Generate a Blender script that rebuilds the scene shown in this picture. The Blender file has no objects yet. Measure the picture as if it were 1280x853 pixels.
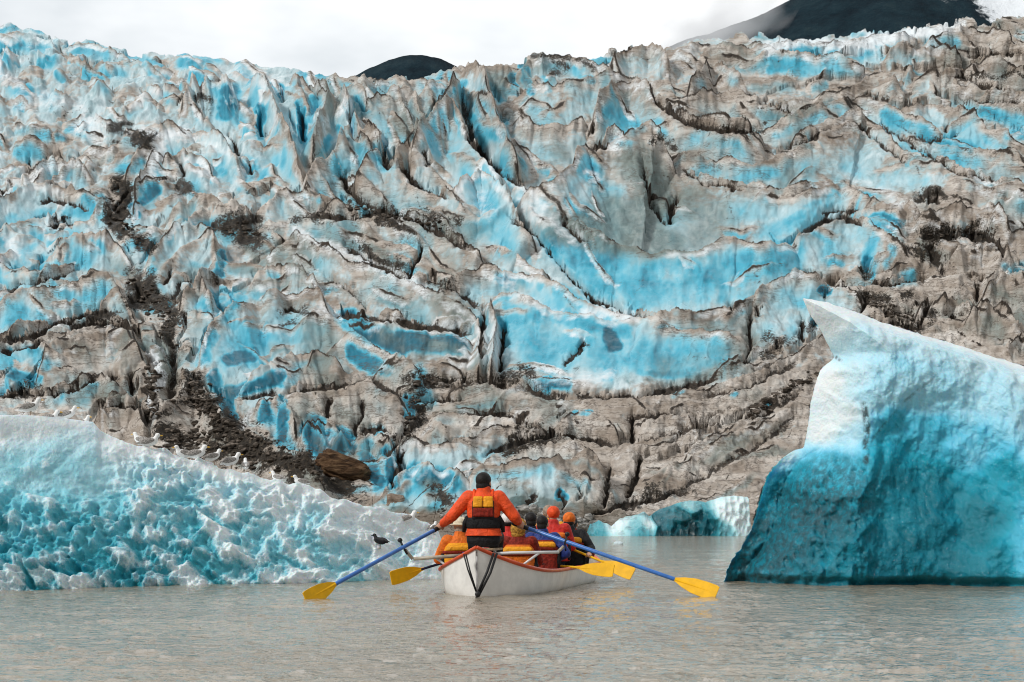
import bpy, bmesh, math, random
import numpy as np
from mathutils import Vector, Matrix

# ------------------------------------------------------------------ camera, sky, sun, exposure
S = bpy.context.scene
COL = S.collection
F = 2490.0          # focal length in pixels of the 1280-wide photograph
HZ = 645.0          # its horizon row
CAMH = 1.0          # eye height above the lake, metres
cam_d = bpy.data.cameras.new('camera')
cam = bpy.data.objects.new('camera', cam_d); COL.objects.link(cam)
cam.location = (0, 0, CAMH); cam.rotation_euler = (math.radians(90), 0, 0)
cam_d.sensor_width = 36.0; cam_d.lens = F / 1280 * 36.0
cam_d.shift_y = (HZ - 426.5) / 1280
cam_d.clip_start = 0.1; cam_d.clip_end = 20000
S.camera = cam

SUN_EL, SUN_AZ = math.radians(40), math.radians(-124)     # azimuth from +Y: on the left, a little behind the camera
world = bpy.data.worlds.new('World'); S.world = world; world.use_nodes = True
def build_world():
    nt = world.node_tree; nt.nodes.clear()
    out = nt.nodes.new('ShaderNodeOutputWorld'); bg = nt.nodes.new('ShaderNodeBackground')
    sky = nt.nodes.new('ShaderNodeTexSky'); sky.sky_type = 'NISHITA'; sky.sun_disc = False
    sky.sun_elevation = SUN_EL; sky.sun_rotation = SUN_AZ
    tc = nt.nodes.new('ShaderNodeTexCoord')
    mp = nt.nodes.new('ShaderNodeMapping'); mp.inputs['Scale'].default_value = (1, 1, 2.2)
    nz = nt.nodes.new('ShaderNodeTexNoise'); nz.inputs['Scale'].default_value = 5.0
    nz.inputs['Detail'].default_value = 5; nz.inputs['Roughness'].default_value = 0.5
    rp = nt.nodes.new('ShaderNodeValToRGB')
    rp.color_ramp.elements[0].position = 0.33; rp.color_ramp.elements[0].color = (6.4, 6.8, 7.1, 1)
    rp.color_ramp.elements[1].position = 0.56; rp.color_ramp.elements[1].color = (10.4, 10.5, 10.5, 1)
    mx = nt.nodes.new('ShaderNodeMix'); mx.data_type = 'RGBA'; mx.inputs[0].default_value = 0.95
    L = nt.links.new
    L(tc.outputs['Generated'], mp.inputs['Vector']); L(mp.outputs[0], nz.inputs['Vector'])
    L(nz.outputs[0], rp.inputs[0]); L(sky.outputs[0], mx.inputs[6]); L(rp.outputs[0], mx.inputs[7])
    # sky bright beyond the glacier, its unseen part dimmed to deepen light contrast
    sp = nt.nodes.new('ShaderNodeSeparateXYZ'); L(tc.outputs['Generated'], sp.inputs[0])
    mr = nt.nodes.new('ShaderNodeMapRange'); mr.interpolation_type = 'SMOOTHSTEP'
    for i, v in ((1, .0), (2, .93), (3, .46), (4, 1.0)): mr.inputs[i].default_value = v
    L(sp.outputs[1], mr.inputs[0])
    ml = nt.nodes.new('ShaderNodeMix'); ml.data_type = 'RGBA'; ml.blend_type = 'MULTIPLY'; ml.inputs[0].default_value = 1.0
    L(mx.outputs[2], ml.inputs[6]); L(mr.outputs[0], ml.inputs[7])
    L(ml.outputs[2], bg.inputs['Color']); bg.inputs['Strength'].default_value = 0.078
    L(bg.outputs[0], out.inputs['Surface'])
build_world()
sl = bpy.data.lights.new('sun', 'SUN'); sl.energy = 1.5; sl.angle = math.radians(10); sl.color = (1.0, 0.975, 0.935)
sun = bpy.data.objects.new('sun', sl); COL.objects.link(sun)
sd = Vector((math.sin(SUN_AZ) * math.cos(SUN_EL), math.cos(SUN_AZ) * math.cos(SUN_EL), math.sin(SUN_EL)))
sun.rotation_euler = sd.to_track_quat('Z', 'Y').to_euler()
S.view_settings.view_transform = 'Standard'; S.view_settings.look = 'None'
S.view_settings.gamma = 1.0; S.view_settings.use_curve_mapping = False
S.view_settings.exposure = 0.62
try:
    S.cycles.filter_width = 1.1
    S.cycles.use_denoising = True
    S.cycles.max_bounces = 6; S.cycles.volume_bounces = 1
except Exception: pass

# ------------------------------------------------------------------ helpers
def at(px, py, Y): return Vector(((px - 640) / F * Y, Y, CAMH - (py - HZ) / F * Y))
def rad(a): return math.radians(a)
def hash2(ix, iy, seed):
    n = (ix.astype(np.int64) * 374761393 + iy.astype(np.int64) * 668265263 + seed * 1442695041) & 0xffffffff
    n = ((n ^ (n >> 13)) * 1274126177) & 0xffffffff
    n = ((n ^ (n >> 16)) * 2246822519) & 0xffffffff
    return ((n ^ (n >> 15)) & 0xffffff) / float(0xffffff)
def vnoise(x, y, seed=0):
    ix = np.floor(x); iy = np.floor(y); fx = x - ix; fy = y - iy
    u = fx * fx * fx * (fx * (fx * 6 - 15) + 10); v = fy * fy * fy * (fy * (fy * 6 - 15) + 10)
    ix = ix.astype(np.int64); iy = iy.astype(np.int64)
    a = hash2(ix, iy, seed); b = hash2(ix + 1, iy, seed); c = hash2(ix, iy + 1, seed); d = hash2(ix + 1, iy + 1, seed)
    return (a * (1 - u) + b * u) * (1 - v) + (c * (1 - u) + d * u) * v
def fbm(x, y, o=4, seed=0, g=0.5):
    s = 0; a = 1; t = 0
    for i in range(o):
        s = s + a * (vnoise(x, y, seed + i * 17) - 0.5) * 2; t += a; a *= g; x = x * 2.03 + 5.1; y = y * 2.03 + 1.7
    return s / t
def ridged(x, y, o=4, seed=0):
    s = 0; a = 1; t = 0
    for i in range(o):
        s = s + a * (1 - np.abs(vnoise(x, y, seed + i * 17) - 0.5) * 2) ** 2; t += a; a *= 0.5; x = x * 2.1 + 3.1; y = y * 2.1 + 7.7
    return s / t
def voro(x, y, seed=0):
    ix = np.floor(x).astype(np.int64); iy = np.floor(y).astype(np.int64)
    f1 = np.full(x.shape, 9.0); f2 = np.full(x.shape, 9.0); idv = np.zeros(x.shape)
    for dx in (-1, 0, 1):
        for dy in (-1, 0, 1):
            cx = ix + dx; cy = iy + dy
            px = cx + 0.1 + 0.8 * hash2(cx, cy, seed); py = cy + 0.1 + 0.8 * hash2(cx, cy, seed + 7)
            d = (x - px) ** 2 + (y - py) ** 2
            h = hash2(cx, cy, seed + 13)
            near = d < f1
            f2 = np.where(near, f1, np.minimum(f2, d)); idv = np.where(near, h, idv); f1 = np.where(near, d, f1)
    return np.sqrt(f1), np.sqrt(f2), idv
def pinn(x, y, seed=0, k=1.15):
    """field of angular pinnacles: the highest of the tilted pyramids standing in the neighbouring cells"""
    ix = np.floor(x).astype(np.int64); iy = np.floor(y).astype(np.int64)
    best = np.full(x.shape, -9.0); idv = np.zeros(x.shape)
    for dx in (-1, 0, 1):
        for dy in (-1, 0, 1):
            cx = ix + dx; cy = iy + dy
            px = cx + hash2(cx, cy, seed); py = cy + hash2(cx, cy, seed + 7)
            h = hash2(cx, cy, seed + 13); a = hash2(cx, cy, seed + 19) * 1.6 - .8
            c = np.cos(a); s = np.sin(a); u = (x - px) * c + (y - py) * s; v = -(x - px) * s + (y - py) * c
            z = .55 + .45 * h - k * np.maximum(np.abs(u) * (.8 + .5 * h), np.maximum(v * .75, -v * 1.5))
            m = z > best; best = np.where(m, z, best); idv = np.where(m, hash2(cx, cy, seed + 29), idv)
    return np.maximum(best, -.4), idv
def sstep(a, b, x):
    t = np.clip((x - a) / (b - a), 0, 1); return t * t * (3 - 2 * t)
def rot(x, y, deg):
    c, s = math.cos(rad(deg)), math.sin(rad(deg)); return x * c + y * s, -x * s + y * c
def polydist(X, Y, pts):
    """signed distance to a polyline (+ below it when it runs left to right) and the position along it 0..1"""
    best = np.full(X.shape, 1e9); sgn = np.ones(X.shape); tt = np.zeros(X.shape)
    seg = [math.hypot(pts[i + 1][0] - pts[i][0], pts[i + 1][1] - pts[i][1]) + 1e-6 for i in range(len(pts) - 1)]
    tot = sum(seg); acc = 0
    for i in range(len(pts) - 1):
        ax, ay = pts[i]; bx, by = pts[i + 1]; dx, dy = bx - ax, by - ay
        t = np.clip(((X - ax) * dx + (Y - ay) * dy) / (seg[i] ** 2), 0, 1)
        qx = X - ax - t * dx; qy = Y - ay - t * dy
        d = qx * qx + qy * qy
        m = d < best - 1e-6
        best = np.where(m, d, best); sgn = np.where(m, np.where(dx * qy - dy * qx >= 0, 1.0, -1.0), sgn)
        tt = np.where(m, (acc + t * seg[i]) / tot, tt); acc += seg[i]
    return np.sqrt(best), sgn, tt
def idw(X, Y, ctl, p=2.0, eps=30.0):
    num = 0; den = 0
    for (cx, cy, v) in ctl:
        w = 1.0 / (((X - cx) ** 2 + (Y - cy) ** 2 + eps * eps) ** p); num = num + w * v; den = den + w
    return num / den
def subset(X, Y, pts, r):
    xs = [p[0] for p in pts]; ys = [p[1] for p in pts]
    return np.nonzero((X > min(xs) - r) & (X < max(xs) + r) & (Y > min(ys) - r) & (Y < max(ys) + r))[0]

def tag(o, label=None, cat=None, group=None, kind=None):
    if label: o['label'] = label
    if cat: o['category'] = cat
    if group: o['group'] = group
    if kind: o['kind'] = kind
    return o
def link_mesh(name, me, mat=None, parent=None, smooth=True):
    o = bpy.data.objects.new(name, me); COL.objects.link(o)
    if mat: me.materials.append(mat)
    if parent: o.parent = parent
    if smooth: me.polygons.foreach_set('use_smooth', [True] * len(me.polygons))
    return o
def grid_mesh(name, P, nr, nc, mat, attrs=None, wrap=False):
    """P: (nr*nc,3) row-major vertices joined into quads"""
    me = bpy.data.meshes.new(name)
    r, c = np.meshgrid(np.arange(nr - 1), np.arange(nc - 1), indexing='ij')
    i = (r * nc + c).ravel()
    q = np.stack([i, i + 1, i + nc + 1, i + nc], 1).astype(np.int32)
    me.vertices.add(len(P)); me.vertices.foreach_set('co', P.astype(np.float32).ravel())
    me.loops.add(q.size); me.loops.foreach_set('vertex_index', q.ravel())
    me.polygons.add(len(q)); me.polygons.foreach_set('loop_start', np.arange(0, q.size, 4, dtype=np.int32))
    me.polygons.foreach_set('loop_total', np.full(len(q), 4, dtype=np.int32))
    me.update(calc_edges=True)
    for k, v in (attrs or {}).items():
        a = me.attributes.new(k, 'FLOAT_COLOR', 'POINT'); a.data.foreach_set('color', v.astype(np.float32).ravel())
    return link_mesh(name, me, mat)

class NT:
    """short-hand node builder"""
    def __init__(s, name):
        s.m = bpy.data.materials.new(name); s.m.use_nodes = True; s.t = s.m.node_tree; s.t.nodes.clear()
        s.out = s.t.nodes.new('ShaderNodeOutputMaterial'); s.p = s.t.nodes.new('ShaderNodeBsdfPrincipled')
        s.t.links.new(s.p.outputs[0], s.out.inputs[0])
    def n(s, typ, **kw):
        nd = s.t.nodes.new(typ)
        for k, v in kw.items():
            if hasattr(nd, k): setattr(nd, k, v)
            else: s.set(nd.inputs[k.replace('_', ' ')], v)
        return nd
    def set(s, sock, v):
        if isinstance(v, bpy.types.NodeSocket): s.t.links.new(v, sock)
        else:
            if isinstance(v, tuple) and len(v) == 3 and sock.type == 'RGBA': v = (*v, 1)
            sock.default_value = v
    def mix(s, f, a, b):
        nd = s.t.nodes.new('ShaderNodeMix'); nd.data_type = 'RGBA'
        s.set(nd.inputs[0], f); s.set(nd.inputs[6], a); s.set(nd.inputs[7], b); return nd.outputs[2]
    def mul(s, a, b):
        nd = s.t.nodes.new('ShaderNodeMix'); nd.data_type = 'RGBA'; nd.blend_type = 'MULTIPLY'
        s.set(nd.inputs[0], 1.0); s.set(nd.inputs[6], a); s.set(nd.inputs[7], b); return nd.outputs[2]
    def math(s, op, a, b=0.0, c=None, clamp=False):
        nd = s.t.nodes.new('ShaderNodeMath'); nd.operation = op; nd.use_clamp = clamp
        s.set(nd.inputs[0], a); s.set(nd.inputs[1], b)
        if c is not None: s.set(nd.inputs[2], c)
        return nd.outputs[0]
    def smooth(s, x, a, b):
        nd = s.t.nodes.new('ShaderNodeMapRange'); nd.interpolation_type = 'SMOOTHSTEP'
        s.set(nd.inputs[0], x); s.set(nd.inputs[1], a); s.set(nd.inputs[2], b); return nd.outputs[0]
    def noise(s, scale, detail=4, rough=0.5, vec=None, dist=0.0):
        nd = s.t.nodes.new('ShaderNodeTexNoise'); nd.inputs['Scale'].default_value = scale
        nd.inputs['Detail'].default_value = detail; nd.inputs['Roughness'].default_value = rough; nd.inputs['Distortion'].default_value = dist
        if vec is not None: s.t.links.new(vec, nd.inputs['Vector'])
        return nd.outputs[0]
    def pos(s, scale=(1, 1, 1), rotz=(0, 0, 0)):
        g = s.t.nodes.new('ShaderNodeNewGeometry'); mp = s.t.nodes.new('ShaderNodeMapping')
        mp.inputs['Scale'].default_value = scale; mp.inputs['Rotation'].default_value = rotz
        s.t.links.new(g.outputs['Position'], mp.inputs['Vector']); return mp.outputs[0]
    def ramp(s, f, els):
        nd = s.t.nodes.new('ShaderNodeValToRGB'); cr = nd.color_ramp
        while len(cr.elements) > 1: cr.elements.remove(cr.elements[-1])
        cr.elements[0].position = els[0][0]; cr.elements[0].color = (*els[0][1], 1)
        for p, c in els[1:]:
            e = cr.elements.new(p); e.color = (*c, 1)
        s.set(nd.inputs[0], f); return nd.outputs[0]
    def attr(s, name):
        a = s.t.nodes.new('ShaderNodeAttribute'); a.attribute_name = name
        sp = s.t.nodes.new('ShaderNodeSeparateColor'); s.t.links.new(a.outputs['Color'], sp.inputs[0])
        return sp.outputs[0], sp.outputs[1], sp.outputs[2], a.outputs['Alpha']
    def bump(s, h, strength, dist, normal=None):
        nd = s.t.nodes.new('ShaderNodeBump'); nd.inputs['Strength'].default_value = strength; nd.inputs['Distance'].default_value = dist
        s.t.links.new(h, nd.inputs['Height'])
        if normal is not None: s.t.links.new(normal, nd.inputs['Normal'])
        return nd.outputs[0]
    def fin(s, color, rough=0.6, normal=None, spec=0.5, **kw):
        s.set(s.p.inputs['Base Color'], color); s.set(s.p.inputs['Roughness'], rough)
        s.set(s.p.inputs['Specular IOR Level'], spec)
        if normal is not None: s.t.links.new(normal, s.p.inputs['Normal'])
        for k, v in kw.items(): s.set(s.p.inputs[k.replace('_', ' ')], v)
        return s.m
# ------------------------------------------------------------------ the glacier
SKY = [(-500,60),(-300,40),(-100,30),(0,31),(40,32),(60,38),(100,48),(140,55),(210,66),(300,79),(380,94),(410,98),(440,98),(470,96),(500,92),(540,88),(580,82),(600,84),(620,80),(660,71),(700,69),(745,74),(775,58),(830,53),(870,45),(930,41),(990,45),(1040,41),(1100,36),(1150,33),(1200,25),(1240,24),(1280,20),(1400,10),(1700,40)]
# crests: height px, fall-off below px, fall-off above px, points along the visible edge (left to right: the steep side is below)
CRESTS = [
 (15,16,6,[(-40,50),(0,45),(25,40),(45,42),(65,48),(78,62)]),
 (14,16,6,[(80,52),(100,47),(140,55),(165,66)]),
 (12,12,5,[(75,62),(100,72),(118,80)]),
 (11,12,6,[(-40,75),(0,73),(30,68),(60,72)]),
 (12,12,6,[(120,80),(150,72),(190,76),(220,84)]),
 (24,26,8,[(228,124),(240,110),(255,107),(275,107),(302,107)]),
 (20,20,8,[(160,215),(180,190),(205,160),(240,160),(265,170),(290,190),(308,212)]),
 (16,14,9,[(170,262),(182,225),(196,182)]),
 (18,16,8,[(30,222),(60,205),(95,205),(120,215)]),
 (15,14,8,[(205,200),(225,190),(250,198),(270,215)]),
 (24,14,14,[(318,95),(335,105),(350,145),(366,180),(385,215)]),
 (22,14,14,[(395,113),(408,122),(402,160),(392,195)]),
 (20,12,9,[(360,104),(385,108),(415,112)]),
 (26,14,14,[(425,108),(433,128),(450,163),(480,182),(500,202)]),
 (18,26,9,[(425,112),(455,108),(490,92),(530,90),(562,94)]),
 (18,20,8,[(455,135),(480,118),(520,118),(560,102)]),
 (26,20,12,[(492,205),(515,178),(540,148),(566,112),(577,92)]),
 (34,30,14,[(518,188),(528,165),(548,142),(565,128),(582,150),(592,170),(610,195),(630,215)]),
 (28,16,16,[(585,76),(602,80),(612,118),(625,158),(645,200)]),
 (20,16,8,[(585,78),(600,76),(612,82),(622,76),(640,80)]),
 (26,28,9,[(450,222),(472,202),(490,200),(502,212),(520,230),(545,240),(570,252),(592,265)]),
 (22,20,9,[(380,236),(395,215),(420,195),(432,168),(450,178),(470,195)]),
 (34,40,12,[(556,240),(575,232),(590,220),(605,215),(625,232),(642,258),(668,292)]),
 (26,16,10,[(640,225),(655,235),(680,260),(710,283),(738,297)]),
 (24,44,10,[(676,262),(735,296),(780,302),(815,318),(850,316),(878,314),(900,303),(920,301),(940,308),(990,298)]),
 (38,60,16,[(642,236),(690,238),(713,212),(729,178),(745,185),(775,182),(800,172),(812,167),(824,170),(842,186)]),
 (22,34,10,[(842,186),(860,196),(890,202),(930,206),(965,194),(1000,188)]),
 (20,24,10,[(640,142),(665,154),(690,158),(710,152),(735,146)]),
 (24,30,10,[(640,112),(680,114),(722,110),(760,97),(790,96),(812,112)]),
 (30,28,14,[(735,146),(752,118),(775,98),(795,97),(815,116),(842,138),(872,152),(908,160),(955,160)]),
 (20,16,8,[(745,186),(757,166),(768,163),(780,168),(786,186)]),
 (18,22,9,[(818,122),(850,122),(872,120),(905,114),(950,130),(988,136)]),
 (22,20,9,[(848,118),(868,100),(882,84),(902,78),(918,92),(932,106)]),
 (16,12,7,[(640,88),(660,72),(700,70),(740,74),(765,78)]),
 (18,12,9,[(762,76),(776,58),(800,58),(815,54),(826,62),(835,80)]),
 (14,12,7,[(840,62),(870,52),(910,56),(940,60),(975,62)]),
 (12,10,6,[(930,50),(970,50),(1010,48),(1040,46)]),
 (13,12,6,[(1030,52),(1060,46),(1095,40),(1130,40),(1150,36)]),
 (16,14,7,[(1150,50),(1180,38),(1210,30),(1240,32),(1262,44)]),
 (12,12,6,[(940,72),(975,68),(1010,76),(1050,78),(1080,82)]),
 (13,10,6,[(1100,70),(1130,62),(1170,62),(1200,70)]),
 (14,14,7,[(1180,90),(1210,82),(1245,80),(1290,88)]),
 (14,14,7,[(1140,100),(1180,92),(1225,100),(1250,112),(1290,118)]),
 (14,20,8,[(955,132),(1000,125),(1050,115),(1085,100),(1100,100),(1130,112)]),
 (16,22,8,[(955,160),(1000,145),(1060,126),(1082,121),(1102,130),(1130,150),(1165,165),(1220,185),(1290,200)]),
 (26,44,12,[(955,190),(1000,172),(1040,155),(1070,149),(1092,160),(1120,180),(1150,198),(1190,212),(1230,220),(1290,236)]),
 (17,20,8,[(1125,136),(1165,129),(1200,139),(1232,160),(1290,188)]),
 (18,26,9,[(955,245),(1000,245),(1030,237),(1050,231),(1078,250),(1105,264),(1140,268)]),
 (20,28,9,[(845,206),(880,225),(920,232),(960,236),(1000,232),(1030,226),(1050,232)]),
 (22,34,10,[(985,302),(1000,286),(1030,270),(1055,267),(1078,276),(1100,295),(1120,308),(1142,322)]),
 (16,18,8,[(1080,268),(1100,265),(1130,262),(1150,268)]),
 (20,20,10,[(1146,270),(1180,258),(1215,255),(1240,262),(1262,288)]),
 (20,22,10,[(1186,318),(1200,310),(1222,300),(1242,300),(1258,322)]),
 (14,20,9,[(1258,290),(1290,288),(1340,300)]),
 (16,18,9,[(1100,330),(1125,315),(1160,322),(1180,338)]),
 (16,34,9,[(1025,350),(1080,350),(1130,354),(1180,345),(1225,349),(1290,345)]),
 (20,22,12,[(1222,362),(1240,350),(1290,348)]),
 (20,22,12,[(1200,395),(1215,385),(1250,388),(1272,410)]),
 (16,16,9,[(1140,390),(1180,370),(1200,375),(1212,392)]),
 (16,16,9,[(1250,432),(1270,418),(1300,415)]),
 (20,24,8,[(-60,260),(0,255),(20,248),(45,235),(70,232),(96,238),(120,249),(142,254)]),
 (14,14,7,[(150,262),(170,240),(200,230),(225,226)]),
 (16,18,8,[(-60,298),(0,296),(30,275),(60,270),(82,278)]),
 (18,22,8,[(60,312),(92,304),(120,301),(152,304),(170,318)]),
 (14,18,8,[(-60,330),(0,332),(40,345),(70,338),(100,325)]),
 (22,24,10,[(185,322),(205,300),(228,285),(250,285),(268,295),(278,318)]),
 (18,22,9,[(232,290),(248,268),(268,262),(300,272)]),
 (20,18,9,[(218,262),(250,248),(270,252),(290,262),(318,262)]),
 (17,20,8,[(320,268),(350,250),(385,245),(410,262)]),
 (20,20,10,[(225,376),(240,360),(253,345),(264,378)]),
 (18,34,9,[(-60,378),(0,370),(50,365),(100,357),(122,351),(142,350),(156,372),(166,388)]),
 (16,16,7,[(-60,436),(0,432),(40,424),(80,412),(112,402),(140,396),(162,405),(172,420)]),
 (12,12,6,[(-60,420),(0,418),(40,410),(80,396),(110,387),(155,384)]),
 (18,40,9,[(50,470),(66,440),(100,412),(130,405),(160,412),(180,440)]),
 (14,16,8,[(-60,488),(0,488),(30,484),(56,488)]),
 (15,16,8,[(55,492),(90,482),(120,470),(142,478),(160,484)]),
 (20,18,9,[(122,512),(132,500),(152,494),(174,504),(184,532)]),
 (18,20,9,[(180,500),(200,480),(225,470),(236,460)]),
 (26,52,12,[(246,440),(256,425),(270,402),(300,382),(330,372),(370,366),(400,372),(424,392)]),
 (20,24,8,[(296,480),(330,465),(370,442),(402,440),(428,450)]),
 (20,26,10,[(350,487),(400,480),(450,478),(490,484),(512,497)]),
 (16,16,8,[(318,345),(350,330),(382,340),(402,356)]),
 (24,22,9,[(336,300),(370,291),(400,305),(440,325),(500,345),(540,360),(598,386)]),
 (20,22,9,[(395,262),(440,264),(500,270),(540,285),(582,305),(612,326)]),
 (18,20,8,[(600,300),(640,315),(660,330),(690,345)]),
 (24,26,9,[(418,386),(450,390),(500,396),(540,405),(592,416)]),
 (20,20,9,[(400,400),(430,404),(470,430),(510,456),(534,464)]),
 (22,12,12,[(598,388),(604,420),(602,452)]),
 (22,9,9,[(614,375),(620,410),(618,455)]),
 (18,20,9,[(540,365),(570,345),(600,330),(640,335),(680,346)]),
 (20,20,8,[(640,332),(682,346),(722,376),(772,389),(820,393),(862,393),(902,387),(940,377),(958,360),(990,340)]),
 (24,46,9,[(618,366),(640,370),(672,380),(722,396),(752,399),(792,396),(842,408),(900,420),(940,420)]),
 (20,34,14,[(936,384),(955,362),(990,342),(1030,346)]),
 (16,26,9,[(556,486),(600,480),(650,480),(702,492),(762,497),(822,497),(882,485),(952,464),(1012,430),(1042,408)]),
 (16,22,9,[(530,530),(560,520),(600,516),(645,517),(668,530)]),
 (18,22,9,[(500,548),(560,554),(612,536),(650,526),(690,530)]),
 (17,20,9,[(600,568),(640,556),(680,548),(720,552),(748,568)]),
 (26,56,12,[(585,588),(602,580),(662,577),(722,571),(742,570),(762,588)]),
 (14,18,8,[(700,522),(735,510),(760,520),(775,540)]),
 (14,18,8,[(800,525),(830,515),(860,518),(875,540)]),
 (8,16,8,[(770,560),(820,555),(880,535),(930,510)]),
 (8,14,8,[(800,600),(850,575),(920,540),(1000,500)]),
 (8,14,8,[(860,560),(920,530),(980,495),(1020,470)]),
 (22,26,10,[(480,600),(500,585),(530,582),(565,588),(590,600)]),
 (20,20,10,[(372,540),(390,528),(415,530),(435,545)]),
 (18,16,10,[(440,545),(460,535),(485,545),(495,575)]),
 (30,24,20,[(195,520),(218,492),(240,470),(262,486),(275,505),(310,535),(360,562),(410,590)]),
 (18,20,10,[(320,500),(345,492),(365,505),(370,530)]),
]
# cracks, gullies and slots: half-width px, depth px, darkness, points
CRACKS = [
 (3.5,16,.55,[(376,128),(378,150),(381,172)]),(3,12,.4,[(325,135),(328,165)]),(3,12,.4,[(350,108),(351,122)]),(4,14,.35,[(435,128),(440,150),(446,170)]),
 (3,10,.3,[(449,122),(456,136)]),(4,16,.7,[(480,172),(484,205)]),(4,14,.6,[(575,105),(584,140),(588,165)]),(4,14,1,[(586,142),(588,165),(600,182),(630,212),(650,224)]),
 (3,10,.4,[(614,106),(624,124)]),(3,10,.3,[(622,138),(632,152)]),(3,9,.9,[(420,212),(440,238),(452,250),(480,258)]),(4,9,.9,[(500,205),(525,230),(545,238),(562,242)]),
 (4,9,.9,[(395,262),(440,268),(480,258),(520,272),(560,295),(590,305)]),(3,8,.7,[(527,182),(536,205)]),
 (4,14,1,[(640,265),(665,286),(692,315),(715,345),(742,368),(775,384),(806,390)]),(3,8,.8,[(740,148),(741,165)]),
 (3,8,.9,[(735,182),(760,182)]),(3,8,.9,[(812,110),(835,136),(870,152)]),(4,9,1,[(835,135),(860,150),(900,158),(950,160)]),
 (4,12,.9,[(846,240),(840,258),(835,276)]),(4,10,.9,[(700,272),(720,290),(735,296)]),
 (3,7,.8,[(850,206),(880,228),(930,233)]),(2.5,7,.7,[(800,200),(815,255),(832,280)]),(2.5,6,.8,[(980,186),(1010,172),(1040,156)]),
 (3,8,.9,[(950,128),(975,132),(990,136)]),(2.5,6,.7,[(1185,148),(1182,162)]),(2.5,6,.8,[(1095,150),(1140,178),(1200,215),(1260,225)]),
 (3,7,.8,[(1070,150),(1100,175),(1135,200)]),(2.5,6,.7,[(1120,152),(1160,172),(1190,168),(1205,158)]),(2.5,5,.8,[(1090,122),(1110,118)]),(2.5,6,.8,[(1190,90),(1230,105),(1260,110)]),
 (2.5,6,.8,[(1210,70),(1250,62),(1290,66)]),(2.5,6,.7,[(1200,118),(1240,125),(1280,122)]),
 (4,10,.95,[(1000,286),(1030,271),(1062,268),(1080,280)]),(5,13,1,[(1150,292),(1190,288),(1235,287),(1250,300),(1254,318)]),(6,12,1,[(1160,300),(1172,320),(1180,335)]),
 (5,10,1,[(1155,245),(1175,246)]),(3,8,.9,[(1028,262),(1080,258)]),(3,9,.9,[(1040,350),(1100,352),(1160,348)]),(4,10,.9,[(1076,385),(1088,365)]),(4,10,1,[(1180,390),(1210,388)]),
 (3,8,.9,[(1100,382),(1115,390),(1140,384)]),(4,10,.9,[(1165,372),(1150,400),(1130,415)]),(3,9,.8,[(1224,350),(1221,375)]),(4,8,1,[(1040,400),(1100,400),(1160,405)]),
 (8,14,.55,[(1087,320),(1086,342)]),(5,12,.75,[(1030,364),(1034,364)]),(5,12,.75,[(1017,402),(1019,403)]),(4,9,.95,[(1004,398),(1003,420)]),(3,10,.9,[(912,376),(913,384)]),(4,9,.9,[(944,376),(948,390)]),
 (4,14,1,[(628,402),(628,430),(626,462)]),(3,10,.95,[(605,382),(603,410),(601,445)]),
 (4,8,.9,[(432,304),(470,328),(505,342)]),(3,10,.9,[(528,302),(520,325),(512,345)]),(3,7,.85,[(535,350),(565,358),(600,380)]),
 (4,8,.9,[(420,388),(480,396),(540,405),(590,415)]),(3,9,.7,[(410,345),(440,360),(460,385)]),(4,8,.9,[(350,382),(375,385)]),
 (4,8,.9,[(0,425),(40,415),(80,398),(110,388),(155,384)]),(4,8,1,[(0,437),(30,431),(60,420)]),(4,9,1,[(85,405),(110,400),(135,398),(165,410)]),
 (4,8,1,[(50,250),(65,246),(90,252),(110,258)]),(3,8,.9,[(60,280),(80,272),(90,282)]),(3,8,.8,[(0,360),(60,345),(100,332)]),
 (4,8,1,[(0,492),(25,488),(55,492)]),(3,6,.8,[(60,492),(100,480),(120,472)]),(3,7,.9,[(125,506),(150,504),(178,508),(186,530)]),
 (6,14,.6,[(213,420),(217,455),(212,490)]),(4,8,.7,[(162,462),(165,490)]),(4,8,.8,[(140,465),(146,470)]),
 (3,7,.8,[(358,490),(396,480),(440,478)]),(3,7,.85,[(300,495),(325,488),(345,485)]),(3,8,.8,[(412,495),(408,520)]),(3,8,.7,[(450,492),(455,510),(440,540)]),
 (3,8,.9,[(450,538),(470,532),(490,538)]),(3,8,.8,[(505,555),(495,585),(488,610)]),(3,7,.8,[(480,570),(510,535),(530,525)]),
 (4,8,.9,[(650,480),(690,490),(740,493),(800,491),(860,480),(905,470)]),(3,6,.8,[(735,425),(715,440),(705,455)]),(3.5,10,.7,[(938,386),(937,415),(935,445)]),(4,9,.8,[(930,448),(940,450)]),
 (4,8,1,[(605,568),(650,548),(700,540),(740,546),(772,554)]),(4,11,.85,[(792,515),(790,550)]),(3.5,10,1,[(800,562),(797,585),(785,622)]),(3,8,.9,[(762,580),(758,605),(752,632)]),
 (4,8,.9,[(735,640),(800,625),(862,612)]),(3.5,3,.6,[(790,632),(850,610),(920,570),(1005,520)]),(3,3,.6,[(880,590),(940,560),(1000,515)]),(3,3,.6,[(820,545),(880,530),(960,515),(1010,480)]),(3,3,.6,[(870,500),(940,480),(1005,445)]),
 (3,7,.85,[(700,640),(705,620),(698,608)]),(3,7,.9,[(645,640),(670,615)]),(3,6,.6,[(600,630),(620,610)]),(2.5,6,.6,[(726,605),(722,625)]),
 (3,5,.7,[(780,522),(830,515),(850,516)]),(4,9,.9,[(600,510),(640,516),(665,530)]),(3,6,.8,[(460,470),(520,500),(580,500)]),
 (4,9,.8,[(545,470),(600,472),(640,478)]),(3,7,.9,[(225,200),(232,220)]),(3,7,.8,[(310,200),(314,215)]),(3,8,.8,[(288,165),(296,190)]),(2.5,7,.7,[(36,195),(37,205)]),
 (3,8,.7,[(205,355),(215,330)]),(3,7,.7,[(212,372),(225,350),(240,345)]),
]
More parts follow.
